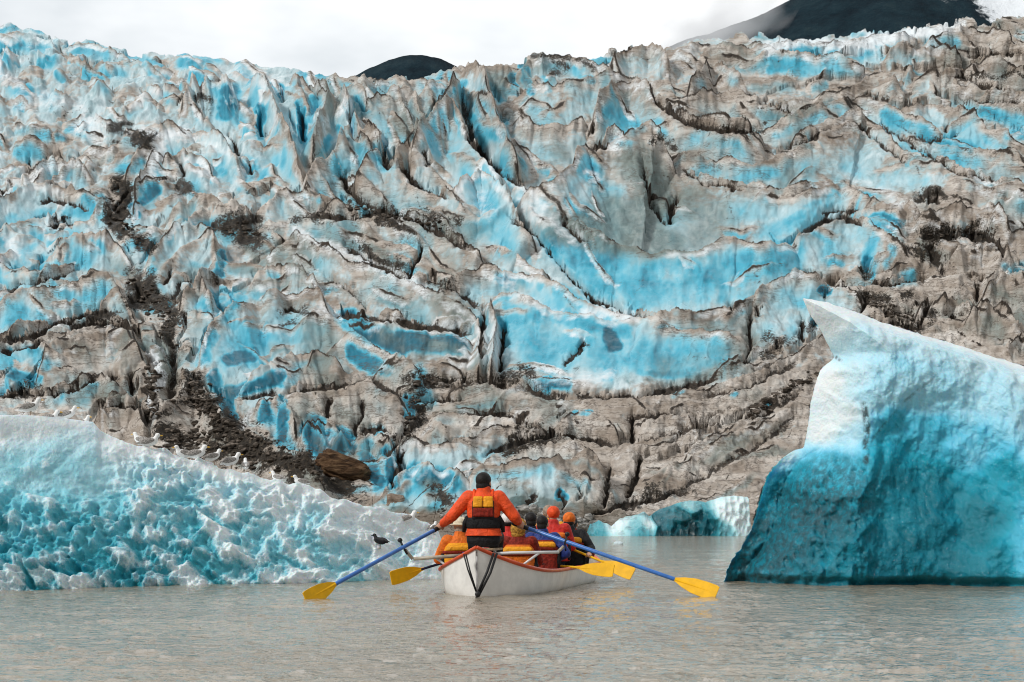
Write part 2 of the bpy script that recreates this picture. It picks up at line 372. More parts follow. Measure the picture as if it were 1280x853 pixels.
# patches of clean blue ice: half-width, strength (up to 1 = deep blue), points
BLUES = [
 (12,.55,[(5,58),(35,55),(58,60)]),(10,.5,[(90,60),(130,66)]),(8,.4,[(0,80),(30,78)]),(8,.45,[(160,72),(200,84)]),(10,.4,[(230,72),(265,76)]),(9,.4,[(120,88),(150,92)]),
 (12,.7,[(284,115),(286,142)]),(7,.4,[(205,122),(215,130)]),(9,.35,[(100,158),(115,165)]),(10,.35,[(50,118),(68,120)]),
 (8,.6,[(198,212),(188,225),(172,235)]),(9,.75,[(190,235),(178,252),(165,264)]),(9,.5,[(150,212),(175,206)]),(9,.4,[(92,155),(110,170)]),(8,.35,[(20,165),(40,162)]),
 (6,.8,[(376,130),(380,172)]),(5,.7,[(325,135),(328,170)]),(9,.55,[(398,125),(395,150),(386,170)]),(5,.7,[(350,110),(351,122)]),(6,.7,[(436,128),(446,170)]),(6,.6,[(449,124),(457,138)]),
 (6,.55,[(482,178),(480,200)]),(6,.6,[(420,160),(424,164)]),(7,.65,[(575,108),(582,130)]),(5,.6,[(614,106),(626,126)]),(5,.5,[(620,138),(632,154)]),(10,.55,[(590,150),(600,165),(622,165)]),
 (14,.55,[(550,145),(540,180),(552,190)]),(16,.4,[(530,110),(550,110)]),(16,.35,[(470,115),(490,110)]),(12,.5,[(450,190),(480,190),(485,205)]),(10,.55,[(410,180),(405,195)]),
 (22,.5,[(605,235),(610,265),(625,285)]),(12,.35,[(460,215),(480,230)]),(9,.5,[(375,240),(395,250)]),(9,.55,[(310,200),(318,215)]),(8,.5,[(268,215),(280,218)]),
 (6,.7,[(655,85),(662,110)]),(5,.7,[(640,96),(642,110)]),(4,.5,[(680,98),(684,112)]),(6,.65,[(717,84),(724,98),(740,100)]),(16,.42,[(660,130),(680,140)]),(14,.4,[(720,120),(740,125)]),
 (14,.55,[(765,135),(780,150),(788,160)]),(14,.6,[(735,208),(745,220)]),(10,.4,[(690,240),(680,255)]),(8,.5,[(905,85),(918,100)]),(8,.45,[(875,100),(880,105)]),(8,.5,[(770,178),(785,183)]),
 (28,.62,[(705,300),(750,332),(800,346),(870,346),(940,332),(985,315)]),(20,.5,[(800,370),(860,372),(930,360)]),(16,.6,[(690,295),(720,330),(760,365)]),
 (22,.42,[(725,235),(760,250),(770,290)]),(18,.6,[(710,260),(735,282)]),(8,.45,[(830,270),(840,300)]),
 (14,.45,[(875,212),(930,222),(975,216),(1010,205)]),(10,.4,[(820,155),(830,165)]),(12,.4,[(870,175),(920,180)]),
 (9,.6,[(965,85),(1000,92),(1020,90)]),(8,.45,[(985,55),(1020,50)]),(8,.45,[(1080,50),(1110,45)]),(10,.5,[(1170,52),(1190,55)]),(7,.35,[(1070,75),(1120,78)]),
 (10,.62,[(1105,146),(1135,162),(1180,180),(1210,185)]),(9,.45,[(970,170),(1020,150),(1055,136)]),(10,.6,[(1215,138),(1250,146),(1290,152)]),(8,.6,[(1262,165),(1290,170)]),(9,.4,[(1230,175),(1260,190)]),
 (12,.4,[(1060,210),(1110,220),(1150,228)]),(9,.45,[(1130,180),(1160,200)]),(14,.5,[(1035,250),(1010,270),(975,292),(950,298)]),(16,.38,[(1000,300),(1050,288),(1080,292)]),
 (9,.72,[(1092,274),(1120,280)]),(10,.6,[(1090,300),(1085,345)]),(7,.7,[(1086,325),(1087,342)]),(6,.45,[(1115,310),(1105,330)]),(9,.4,[(1210,232),(1250,240)]),(7,.5,[(1120,350),(1140,345)]),(8,.65,[(1260,335),(1285,330)]),
 (5,.85,[(1030,364),(1035,364)]),(5,.8,[(1017,402),(1020,402)]),(10,.35,[(1000,395),(990,420)]),
 (11,.5,[(15,276),(60,265),(105,264)]),(7,.55,[(100,245),(130,252)]),(11,.62,[(42,290),(36,315),(16,340)]),(9,.55,[(55,325),(45,340)]),(8,.5,[(95,300),(85,305)]),(12,.4,[(165,275),(185,300)]),(10,.45,[(225,278),(262,280)]),
 (7,.65,[(185,320),(188,335)]),(9,.4,[(190,345),(200,360)]),(8,.4,[(240,330),(265,335)]),(7,.8,[(273,320),(275,340)]),(9,.65,[(262,388),(282,386),(300,374)]),(10,.5,[(250,380),(275,372)]),
 (10,.45,[(10,380),(20,400)]),(9,.4,[(90,385),(100,370)]),(9,.6,[(40,440),(55,455)]),(9,.7,[(10,465),(38,475)]),(6,.6,[(12,440),(16,470)]),(7,.45,[(80,495),(115,485)]),(10,.35,[(60,500),(110,500)]),
 (16,.4,[(300,430),(350,415),(405,412)]),(9,.75,[(282,452),(315,444)]),(8,.8,[(288,490),(320,480),(350,472)]),(12,.5,[(350,470),(390,460)]),(10,.6,[(262,420),(252,450)]),(8,.7,[(265,470),(280,500),(290,520)]),
 (14,.85,[(390,535),(400,555),(428,550)]),(9,.8,[(488,565),(488,605)]),(10,.75,[(455,575),(470,605)]),(14,.7,[(520,590),(560,602)]),(6,.75,[(352,500),(350,545)]),(6,.7,[(330,505),(325,525)]),
 (12,.85,[(436,398),(465,418),(500,432)]),(12,.8,[(500,425),(540,430),(575,430)]),(10,.7,[(440,440),(465,455)]),(8,.7,[(470,465),(480,462)]),(7,.7,[(510,500),(515,515)]),(5,.6,[(335,345),(350,350)]),
 (30,.52,[(650,420),(700,425),(760,435),(830,445),(890,448)]),(14,.66,[(640,390),(700,400),(780,410)]),(11,.85,[(763,418),(768,430)]),(7,.8,[(672,480),(712,482)]),(9,.62,[(768,440),(762,475)]),(8,.6,[(800,465),(860,468)]),
 (9,.6,[(625,350),(640,360)]),(9,.5,[(645,350),(660,358)]),(12,.45,[(700,365),(740,388)]),(6,.5,[(675,360),(672,364)]),(4,.6,[(716,518),(735,517)]),(7,.4,[(575,512),(620,508)]),
 (14,.3,[(980,380),(960,410),(950,435)]),(10,.45,[(600,600),(640,595),(680,590)]),(5,.7,[(702,615),(703,622)]),(4,.6,[(843,496),(852,492)]),(4,.6,[(915,495),(920,492)]),(4,.7,[(955,508),(960,505)]),
 (14,.5,[(330,520),(360,560)]),(10,.5,[(470,540),(455,560)]),(12,.6,[(520,465),(530,500)]),(8,.4,[(640,560),(600,570)]),
]
WHITES = [
 (9,.8,[(960,58),(1010,52),(1060,62),(1090,52),(1140,42),(1200,28)]),(10,.6,[(0,92),(15,100),(20,110)]),(10,.5,[(20,130),(60,122),(100,135)]),(10,.7,[(180,165),(210,168),(235,165)]),(12,.6,[(100,160),(120,150),(130,175)]),
 (10,.6,[(770,170),(765,182)]),(6,.6,[(735,216),(745,224)]),(9,.6,[(370,292),(440,322),(500,345),(530,365)]),(8,.5,[(470,170),(485,185)]),(7,.6,[(640,228),(680,262)]),(10,.5,[(650,255),(720,300)]),
 (10,.5,[(605,345),(640,355)]),(12,.5,[(700,470),(740,475),(760,470)]),(10,.5,[(400,385),(420,395)]),(9,.6,[(10,300),(20,320)]),(10,.4,[(300,100),(340,100)]),(12,.4,[(260,95),(300,92)]),(12,.4,[(600,245),(610,270)]),
 (12,.4,[(600,540),(620,530)]),(9,.5,[(640,370),(700,395)]),(8,.6,[(730,390),(790,392)]),(8,.5,[(1095,240),(1130,255)]),(7,.4,[(1090,165),(1110,185)]),(8,.5,[(140,430),(135,440)]),(5,.8,[(190,440),(197,470),(190,510),(186,525)]),
 (8,.5,[(300,535),(312,520)]),(7,.5,[(620,395),(618,450)]),(10,.4,[(240,440),(262,465)]),(10,.5,[(305,215),(300,230)]),(8,.5,[(260,180),(285,190)]),(8,.6,[(200,180),(190,215)]),
]
DEBRIS = [
 (11,1,[(150,240),(146,262),(150,285)]),(9,1,[(140,280),(160,298),(182,310)]),(14,1,[(165,355),(180,360),(178,370)]),(9,.9,[(225,232),(230,240)]),(14,1,[(290,285),(305,285),(325,292)]),(7,.9,[(65,278),(82,282)]),
 (8,.7,[(140,160),(150,180)]),(9,.9,[(155,163),(185,175)]),(7,.8,[(260,135),(245,130)]),(8,.8,[(178,365),(200,380)]),(10,.9,[(190,385),(220,395),(215,420)]),(10,.6,[(215,440),(218,470)]),
 (14,1,[(240,478),(250,500),(285,530),(330,560),(380,585),(420,600)]),(12,.9,[(210,540),(240,560),(290,575),(330,575)]),(16,1,[(300,545),(320,565)]),(10,.8,[(260,520),(300,540)]),(12,1,[(440,600),(450,622)]),
 (10,.8,[(510,480),(530,470),(550,478)]),(8,.8,[(520,500),(515,530),(500,545)]),(7,.7,[(570,482),(620,478)]),(8,.7,[(540,265),(565,278)]),(7,.8,[(450,255),(480,268),(520,285)]),
 (8,.8,[(455,310),(490,330),(505,342)]),(7,.9,[(440,255),(455,262)]),(8,.8,[(400,270),(380,275)]),(7,.8,[(545,356),(565,356)]),(9,.8,[(1150,290),(1200,290),(1235,286)]),(9,.8,[(1165,310),(1178,330)]),
 (7,.8,[(1140,320),(1155,322)]),(8,.8,[(1080,368),(1130,375)]),(9,.7,[(1120,400),(1150,408),(1160,395)]),(7,.9,[(1155,246),(1175,247)]),(6,.8,[(870,152),(920,158),(945,160)]),(6,.8,[(820,172),(835,180)]),
 (6,.7,[(670,72),(700,74),(740,80)]),(6,.7,[(690,88),(700,92)]),(8,.8,[(630,562),(660,545),(700,540)]),(7,.7,[(800,625),(850,612)]),
 (9,.7,[(950,440),(1000,425),(1035,405)]),(9,.7,[(640,470),(625,472)]),(8,.7,[(665,478),(650,470)]),(8,.5,[(640,655),(700,660)]),(7,.8,[(20,490),(50,488)]),(6,.8,[(95,400),(140,398)]),
 (7,.7,[(350,395),(380,385)]),(6,.7,[(190,515),(230,500)]),(9,.8,[(545,610),(555,630)]),(5,.7,[(1270,100),(1200,95)]),
]
DARKS = [  # dense grey-green ice, deepened to paint shadow contrast into the colour
 (26,1,[(820,240),(800,285),(760,270)]),(22,1,[(700,282),(750,294),(840,304)]),(22,.8,[(790,200),(815,215),(830,230)]),(26,.7,[(860,250),(900,270),(870,295)]),(16,.7,[(500,160),(510,145)]),(12,.6,[(500,155),(530,140)]),
 (14,.7,[(550,380),(580,395)]),(14,.7,[(540,430),(575,440)]),(12,.6,[(330,315),(350,325)]),(14,.6,[(145,335),(165,340)]),(16,.5,[(90,430),(110,445)]),(14,.5,[(150,440),(160,460)]),(16,.6,[(205,430),(212,480)]),
 (10,.7,[(470,310),(500,330)]),(14,.6,[(880,470),(900,460)]),(16,.5,[(640,620),(690,625)]),(14,.6,[(1250,365),(1270,380)]),(14,.6,[(1230,405),(1245,420)]),(12,.7,[(1160,310),(1175,320)]),(14,.4,[(900,215),(860,195)]),
 (14,.4,[(890,180),(930,190)]),(14,.5,[(100,480),(110,500)]),(14,.5,[(940,430),(900,440)]),(12,.7,[(540,605),(560,620)]),(12,.5,[(400,500),(370,510)]),(10,.7,[(300,300),(320,320)]),
]
DIRT = [(60,60,.08),(200,80,.12),(350,90,.1),(100,130,.35),(200,135,.42),(60,200,.42),(150,200,.55),(260,200,.22),(330,190,.3),(400,150,.35),(500,120,.5),(560,170,.3),(520,150,.6),(620,120,.5),(700,130,.4),(680,180,.5),(800,130,.45),(900,130,.65),(1000,70,.15),(1000,110,.5),(1100,60,.2),(1130,85,.5),(1200,90,.9),(1250,120,.8),(1100,110,.75),(1140,150,.35),(1200,190,.35),(1050,180,.6),(1080,210,.3),(1250,230,.5),(1200,270,.8),(1250,310,.85),(1150,380,.95),(1250,420,.95),(920,180,.55),(850,230,.65),(780,270,.45),(800,220,.7),(1000,280,.35),(850,340,.05),(700,290,.25),(980,400,.4),(900,420,.65),(750,430,.05),(650,430,.05),(500,300,.6),(560,340,.65),(450,300,.65),(400,330,.5),(350,400,.35),(500,360,.5),(300,440,.2),(100,370,.5),(60,290,.15),(30,400,.35),(120,440,.75),(150,500,.8),(250,540,.95),(400,510,.85),(470,520,.85),(560,520,.8),(650,510,.8),(750,540,.95),(850,560,.95),(950,520,.95),(680,600,.55),(1000,480,.95),(540,590,.35),(200,310,.35),(260,260,.35),(240,340,.5),(420,270,.6),(610,240,.1),(470,230,.4),(740,650,.7)]
ZONES = [  # centre, spread, cell size, height px, turn, share of angular pinnacles
 (120,110,150,26,16,14,-8,.85),(120,320,120,52,30,19,-18,.6),(440,160,120,40,46,22,22,.7),(480,330,110,84,32,13,20,.4),(850,180,160,110,32,9,4,.2),(1180,190,150,120,28,8,8,.2),
 (1200,370,100,50,26,16,14,.7),(800,400,140,140,40,4,0,.1),(330,450,110,60,34,11,-14,.3),(560,560,150,64,30,11,-14,.4),(900,560,150,110,22,6,-26,.3),(1180,70,110,46,18,12,6,.7),(120,470,110,46,36,15,-8,.5),(700,90,90,34,20,13,5,.8)]
def scale_field(X, Y):
    return 1.0

NROW = 660
FLOW = [(60,100,5),(150,250,-10),(60,350,-8),(60,420,-18),(250,180,20),(250,320,-15),(330,430,-15),(400,150,62),(470,170,55),(540,150,60),(600,170,55),(480,240,30),(560,300,25),(450,340,22),(520,380,18),(620,300,32),(680,320,42),(700,120,5),(800,140,22),(900,150,8),(760,250,18),(1000,130,-8),(1100,170,25),(1200,180,15),(1200,100,12),(1000,240,-10),(1150,260,0),(1200,330,5),(1150,390,25),(800,370,8),(700,430,5),(560,500,-8),(450,520,-5),(650,540,-15),(760,520,5),(900,540,-27),(980,480,-30),(620,600,-5),(350,540,35),(150,500,-10)]
# centre, spread, how thick small fins stand there, their length, their height
FINS = [(120,110,.75,24,9),(60,180,.9,34,12),(120,300,.8,60,16),(250,190,.9,44,16),(440,160,.9,62,22),(560,180,.65,75,17),(480,320,.6,100,14),(640,260,.5,80,13),(700,90,.9,36,14),(760,250,.15,60,8),(900,140,.42,100,10),(1000,220,.25,120,7),(1190,180,.40,120,9),(1190,80,.9,50,11),(850,200,.25,90,8),(1030,300,.2,90,7),(1100,240,.35,100,8),(1060,60,.8,40,12),(1200,370,.75,70,13),(850,345,.0,60,4),(760,440,.04,60,4),(700,330,.2,60,8),(990,400,.3,60,8),(330,430,.4,80,11),(120,450,.7,60,14),(450,520,.45,80,11),(560,400,.4,90,11),(620,600,.4,60,9),(900,550,.3,130,6),(760,530,.35,110,7),(640,520,.45,90,8),(960,480,.25,130,6),(300,560,.6,50,10)]
def small_fins(X, Y):
    rnd = random.Random(77); HD = np.zeros(X.shape); cdd = np.full(X.shape, 40.0); fc = np.zeros(X.shape)
    def val(x, y, c):
        n = d = 0
        for f in FINS:
            w = 1 / ((x - f[0]) ** 2 + (y - f[1]) ** 2 + 900) ** 2; n += w * f[c]; d += w
        return n / d
    for gy in range(30):
        for gx in range(50):
            x = -60 + gx * 28 + rnd.uniform(-13, 13); y = 25 + gy * 21 + rnd.uniform(-10, 10)
            keep = rnd.random(); L = val(x, y, 3) * rnd.uniform(.5, 1.35); A = val(x, y, 4) * rnd.uniform(.45, 1.25)
            if keep > val(x, y, 2) or not (-80 < x < 1360): continue
            n = d = 0
            for f in FLOW:
                w = 1 / ((x - f[0]) ** 2 + (y - f[1]) ** 2 + 400) ** 2; n += w * f[2]; d += w
            an = n / d + rnd.gauss(0, 13); cv = rnd.uniform(-26, 26)
            pts = []; px, py = x - math.cos(rad(an)) * L / 2, y - math.sin(rad(an)) * L / 2
            for k in range(6):
                pts.append((px, py)); a2 = rad(an + cv * (k - 2.5) / 2.5); px += math.cos(a2) * L / 5; py += math.sin(a2) * L / 5 + rnd.uniform(-.04, .04) * L
            wf = A * rnd.uniform(.7, 1.25); wb = A * rnd.uniform(.22, .42)
            idx = subset(X, Y, pts, 46)
            if len(idx) == 0: continue
            dd, sg, t = polydist(X[idx], Y[idx], pts)
            ta = np.clip(np.minimum(t, 1 - t) / .28, 0, 1) ** .7
            h = A * ta * np.where(sg > 0, np.exp(-dd / wf), np.exp(-dd / wb) - .28 * np.exp(-((dd - wb * 2.2) / (wb * 1.4)) ** 2))
            m = h > HD[idx]; keepneg = (HD[idx] == 0) & (h < 0)
            HD[idx] = np.where(m | keepneg, h, HD[idx])
            cdd[idx] = np.minimum(cdd[idx], dd + (1 - ta) * 9 + np.where(m, 0, 5))
            fc[idx] = np.where(m & (sg > 0), np.exp(-((dd - wf * .8) / (wf * .7)) ** 2) * ta, fc[idx] * np.where(m, .3, 1))
    return HD, cdd, fc
def build_glacier():
    xs = np.concatenate([np.arange(-460, -30, 5.0), np.arange(-30, 1310, 1.2), np.arange(1310, 1760, 5.0)])
    nc = len(xs)
    sky = np.interp(xs, [p[0] for p in SKY], [p[1] for p in SKY])
    sky = sky + (5 + 6 * sstep(430, 600, xs)) * fbm(xs / 20, xs * 0 + 3.3, 5, 5, .6) + 6 + 7 * sstep(260, 120, xs) + 6 * sstep(420, 450, xs) * sstep(600, 560, xs)
    v = np.linspace(0, 1, NROW)
    CX = np.repeat(xs[None, :], NROW, 0)
    CY = 673 + (sky[None, :] - 673) * v[:, None]
    # ripple the chart so that no line is ruler-straight
    wx = 9 * fbm(CX / 60, CY / 50, 3, 11) + 3 * fbm(CX / 16, CY / 14, 3, 12)
    wy = 8 * fbm(CX / 60, CY / 50, 3, 21) + 3.5 * fbm(CX / 16, CY / 14, 3, 22)
    X = (CX + wx * .8).ravel(); Y = (CY + wy * .8).ravel()
    H = np.zeros(X.shape); cd = np.full(X.shape, 60.0); front = np.zeros(X.shape); face = np.zeros(X.shape)
    # unnamed seracs between the traced crests
    wt = 0; hb = 0; tone = 0; edg = 0
    for k, (zx, zy, zs, cx, cy, a, tn, pn) in enumerate(ZONES):
        w = np.exp(-((X - zx) ** 2 + (Y - zy) ** 2) / (2 * zs * zs)) + 1e-6
        u, q = rot(X, Y, tn)
        f1, f2, _ = voro(u / cx, q / cy, 31 + k)
        f3, f4, _ = voro(u / cx * 2.3 + 5, q / cy * 2.1, 77 + k)
        pk, pid = pinn(u / cx / 1.25, q / cy / 1.25, 131 + k); pk2, pid2 = pinn(u / cx * 1.7, q / cy * 1.7, 171 + k)
        hb = hb + w * a * ((np.minimum(f1, 1.1) ** 2 * .9 + .3 * np.minimum(f3, 1.1) ** 2) * (1 - pn) + pn * (1.25 * pk + .5 * pk2 + .2)); wt = wt + w
        tone = tone + w * ((pid - .5) * .6 + (pid2 - .5) * .5); edg = edg + w * np.maximum(1 - sstep(0, .045, f2 - f1), .7 * (1 - sstep(0, .055, f4 - f3)))
    hb = hb / wt; tone = tone / wt; edg = edg / wt
    H = hb
    bd = np.zeros(X.shape)
    for k, (a, wf, wb, pts) in enumerate(CRESTS):
        a *= 1.42
        p2 = [(x, y + a) for x, y in pts]
        R = 150
        idx = subset(X, Y, p2, R)
        d, sg, t = polydist(X[idx], Y[idx], p2)
        fall = np.where(sg > 0, wf * 1.1, wb * 1.05)
        # crests dip and jag along their length
        jag = 1 + .28 * fbm(t * 9 + k * 3.7, t * 0 + k, 3, 40)
        ta = np.clip(np.minimum(t, 1 - t) / .10, 0, 1) ** .6 * .55 + .45
        h = a * jag * ta * (np.exp(-d / fall) - np.where(sg > 0, 0, .22 * np.exp(-((d - wb * 2) / (wb * 1.6)) ** 2))) - np.maximum(0, d - 3 * fall) * .02
        cur = H[idx]
        m = (h > cur) | ((sg < 0) & (d < wb * 4) & (d > wb * 1.1) & (t > .03) & (t < .97) & (h > cur - 9))
        H[idx] = np.where(m, h, cur) + 2.5 * np.exp(-((h - cur) / 4) ** 2) * 0
        cd[idx] = np.minimum(cd[idx], np.where(sg > 0, d, d * .7) + (cur > h) * (cur - h) * 1.5)
        face[idx] = np.where(m & (sg > 0), np.exp(-((d - wf * .75) / (wf * .7)) ** 2), face[idx] * np.where(m, .4, 1))
    HD, cdd, fcd = small_fins(X, Y)
    H = H + HD * (.55 + .35 * sstep(420, 250, X + Y))
    cd = np.minimum(cd, cdd); face = np.maximum(face * .8, fcd)
    rough = 3.4 * (ridged(X / 24, Y / 13, 4, 61) - .45) + 2.2 * fbm(X / 7, Y / 5, 3, 71)
    lay = idw(X, Y, [(900, 560, 1), (1150, 390, 1), (1200, 90, 1), (300, 560, .9), (800, 340, .1), (750, 430, .1), (600, 250, .25), (760, 250, .25), (1000, 290, .3), (100, 120, .7), (450, 160, .4), (500, 330, .5), (350, 430, .3), (1100, 200, .4), (560, 530, .6), (680, 600, .4), (100, 300, .5), (150, 450, .6)], 2, 40)
    u, q = rot(X, Y, 27)
    strat = (ridged(u / 130, q / 11, 4, 91) - .4) * 5 * np.exp(-((X - 930) ** 2 / 170 ** 2 + (Y - 560) ** 2 / 90 ** 2))
    H = H + rough * (.3 + .9 * lay) + strat
    toe = sstep(673, 640, CY.ravel())
    calm = sstep(-2, 45, (CY - sky[None, :]).ravel()); H = H * (.55 + .45 * calm)
    H = H * toe
    t = (HZ - CY.ravel()) / HZ
    D0 = 106 + 75 * np.clip(t, 0, 2) + 42 * np.clip(t, 0, 2) ** 2
    n = np.array([0.0, -.58, .815])
    def place(H):
        m = H * D0 / F / .815
        bx = (CX.ravel() - 640) / F * D0; by = D0; bz = CAMH - (CY.ravel() - HZ) / F * D0
        sx = 1.2 * fbm(X / 30, Y / 22, 3, 131) * D0 / F * 3
        return np.stack([bx + sx, by + n[1] * m, bz + n[2] * m], 1)
    P = place(H)
    def proj(P): return 640 + P[:, 0] / P[:, 1] * F, HZ - (P[:, 2] - CAMH) / P[:, 1] * F
    # where each traced line lies on the surface: strokes are matched to the place one sees them at
    PX, PY = proj(P)
    jx = PX + 5 * fbm(PX / 14, PY / 11, 4, 201) + 2.2 * fbm(PX / 4, PY / 3.4, 2, 202); jy = PY + 5 * fbm(PX / 14, PY / 11, 4, 203) + 2.2 * fbm(PX / 4, PY / 3.4, 2, 204)
    crk = np.zeros(X.shape); dig = np.zeros(X.shape)
    for k, (w, dep, dk, pts) in enumerate(CRACKS):
        idx = subset(jx, jy, pts, 22)
        d, sg, tt = polydist(jx[idx], jy[idx], pts)
        en = np.clip(np.minimum(tt, 1 - tt) / .12, 0, 1) * .6 + .4
        ww = w * (.65 + .7 * vnoise(tt * 7 + k, tt * 0, 55))
        dig[idx] = np.maximum(dig[idx], dep * 1.25 * en * np.exp(-(d / ww / 1.15) ** 2))
        crk[idx] = np.maximum(crk[idx], dk * np.exp(-(d / (ww * .95)) ** 4) * en)
    H2 = H - dig * toe
    P = place(H2)
    PX, PY = proj(P)
    def strokes(L, soft=.45, jit=1.0, wide=1.6, sd=0):
        out = np.zeros(X.shape)
        qx = PX + jit * (13 * fbm(PX / 30, PY / 20, 5, 211 + sd, .6)); qy = PY + jit * (11 * fbm(PX / 30, PY / 20, 5, 213 + sd, .6))
        for (w, s, pts) in L:
            idx = subset(qx, qy, pts, w * wide + 2)
            d, _, _ = polydist(qx[idx], qy[idx], pts)
            out[idx] = np.maximum(out[idx], s * (1 - sstep(w * soft, w * wide, d)))
        return out
    blue = np.maximum(strokes([b for b in BLUES if b[1] < .7], .1, .8, 2.0), strokes([(b[0] * 1.1, min(1, b[1] * 1.12), b[2]) for b in BLUES if b[1] >= .7], .5, .7, 1.6)); white = strokes(WHITES, .0, 1, 1.9, 40); deb = strokes(DEBRIS, .25, 1.7, 2.5, 80); dark = strokes(DARKS, .1, 1, 2.0, 120)
    su, sq = rot(PX, PY, 8)
    fl = fbm(su / 9, sq / 34, 4, 321); br = fbm(PX / 26, PY / 18, 4, 322)
    md = np.clip(.95 + .26 * fl + .50 * br, .2, 1.2); hold = sstep(.6, .8, blue) * .8
    blue = blue * (md * (1 - hold) + hold)
    deb = deb * np.clip(.98 + 1.1 * fbm(PX / 16, PY / 10, 4, 323) , 0, 1.1)
    low = sstep(652, 632, PY); blue *= low; dark *= low
    dirt = idw(PX, PY, DIRT, 2.0, 28)
    nz = fbm(X / 40, Y / 26, 4, 301); nz2 = fbm(X / 11, Y / 8, 3, 302)
    crest = np.exp(-(cd / 4.5) ** 1.5)
    band = np.exp(-(cd / 11) ** 1.6)
    dirtm = np.clip(dirt + .34 * nz + .18 * nz2 + .75 * tone * (.4 + lay) + .40 * band * (dirt > .1) + .22 * np.exp(-(cd / 5) ** 2) - .30 * face * (1 - dirt) + .5 * sstep(630, 650, PY), 0, 1)
    # meltwater keeps the hollows of the faces cleaner
    auto = np.clip(face * (.60 + .7 * nz) * (1 - dirt * .85), 0, .62)
    dark = np.maximum(dark, np.clip(face * (.35 + .9 * fbm(X / 70, Y / 40, 3, 341)) * sstep(.05, .35, dirt) + .5 * fbm(X / 55, Y / 34, 4, 342) - .12, 0, .62) * low * sstep(250, 420, PX + PY * .6))
    blue = np.maximum(blue, auto * low)
    blue = np.maximum(blue, np.clip((-tone - .12) * 2.2, 0, .30) * (1 - dirt) * low * (dirt < .6)); blue *= 1 - .55 * np.exp(-(cd / 3.5) ** 2)
    crestline = np.exp(-(cd / 1.7) ** 2) * np.clip(vnoise(X / 16, Y / 14, 303) * 2.6 - .75, 0, 1) * np.clip(.35 + dirt, 0, 1)
    white = np.maximum(white, .78 * np.exp(-((cd - 3.5) / 3.2) ** 2) * np.clip(.5 + 1.1 * fbm(X / 34, Y / 26, 3, 351), 0, 1) * (1 - .55 * dirt))  # pale rims along the crests, lifted as highlights painted into the colour
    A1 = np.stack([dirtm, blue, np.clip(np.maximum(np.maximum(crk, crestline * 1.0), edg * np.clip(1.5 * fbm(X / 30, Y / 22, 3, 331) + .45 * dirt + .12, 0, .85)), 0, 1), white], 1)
    A2 = np.stack([dark, deb, np.clip(H / 40, 0, 1), lay], 1)
    # the ice field runs on behind the skyline
    nb = 12
    top = P.reshape(NROW, nc, 3)[-1]
    back = []
    for k in range(1, nb + 1):
        r = top.copy(); g = k / nb
        r[:, 1] += 260 * g ** 1.5; r[:, 0] *= r[:, 1] / top[:, 1]; r[:, 2] = top[:, 2] + 4 * g - 1.2 * math.sin(g * 3) + 1.5 * fbm(xs / 20, xs * 0 + k * 1.3, 3, 9) * (k < nb)
        r[:, 2] -= 6 * g
        back.append(r)
    Pall = np.concatenate([P] + back, 0)
    rep = lambda A: np.concatenate([A] + [A.reshape(NROW, nc, 4)[-1]] * nb, 0)
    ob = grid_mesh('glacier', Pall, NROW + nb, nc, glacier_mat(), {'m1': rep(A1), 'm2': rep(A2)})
    tag(ob, 'vast crevassed glacier front of tan dirt streaked and blue ice rising behind the boat', 'glacier', kind='structure')
    # index of the frontmost surface at each pixel, to set stones and boulders down on it
    gw, gh = 640, 360
    iu = np.clip((PX / 2).astype(int), 0, gw - 1); iv = np.clip((PY / 2).astype(int), 0, gh - 1)
    ok = np.nonzero((PX >= 0) & (PX < 1280) & (PY > 0) & (PY < 720))[0]
    order = ok[np.argsort(-P[ok, 1])]
    zb = np.full((gh, gw), -1, dtype=np.int64); zb[iv[order], iu[order]] = order
    def hit(px, py):
        i = zb[min(max(int(py / 2), 0), gh - 1), min(max(int(px / 2), 0), gw - 1)]
        return Vector(P[i]) if i >= 0 else None
    return ob, hit

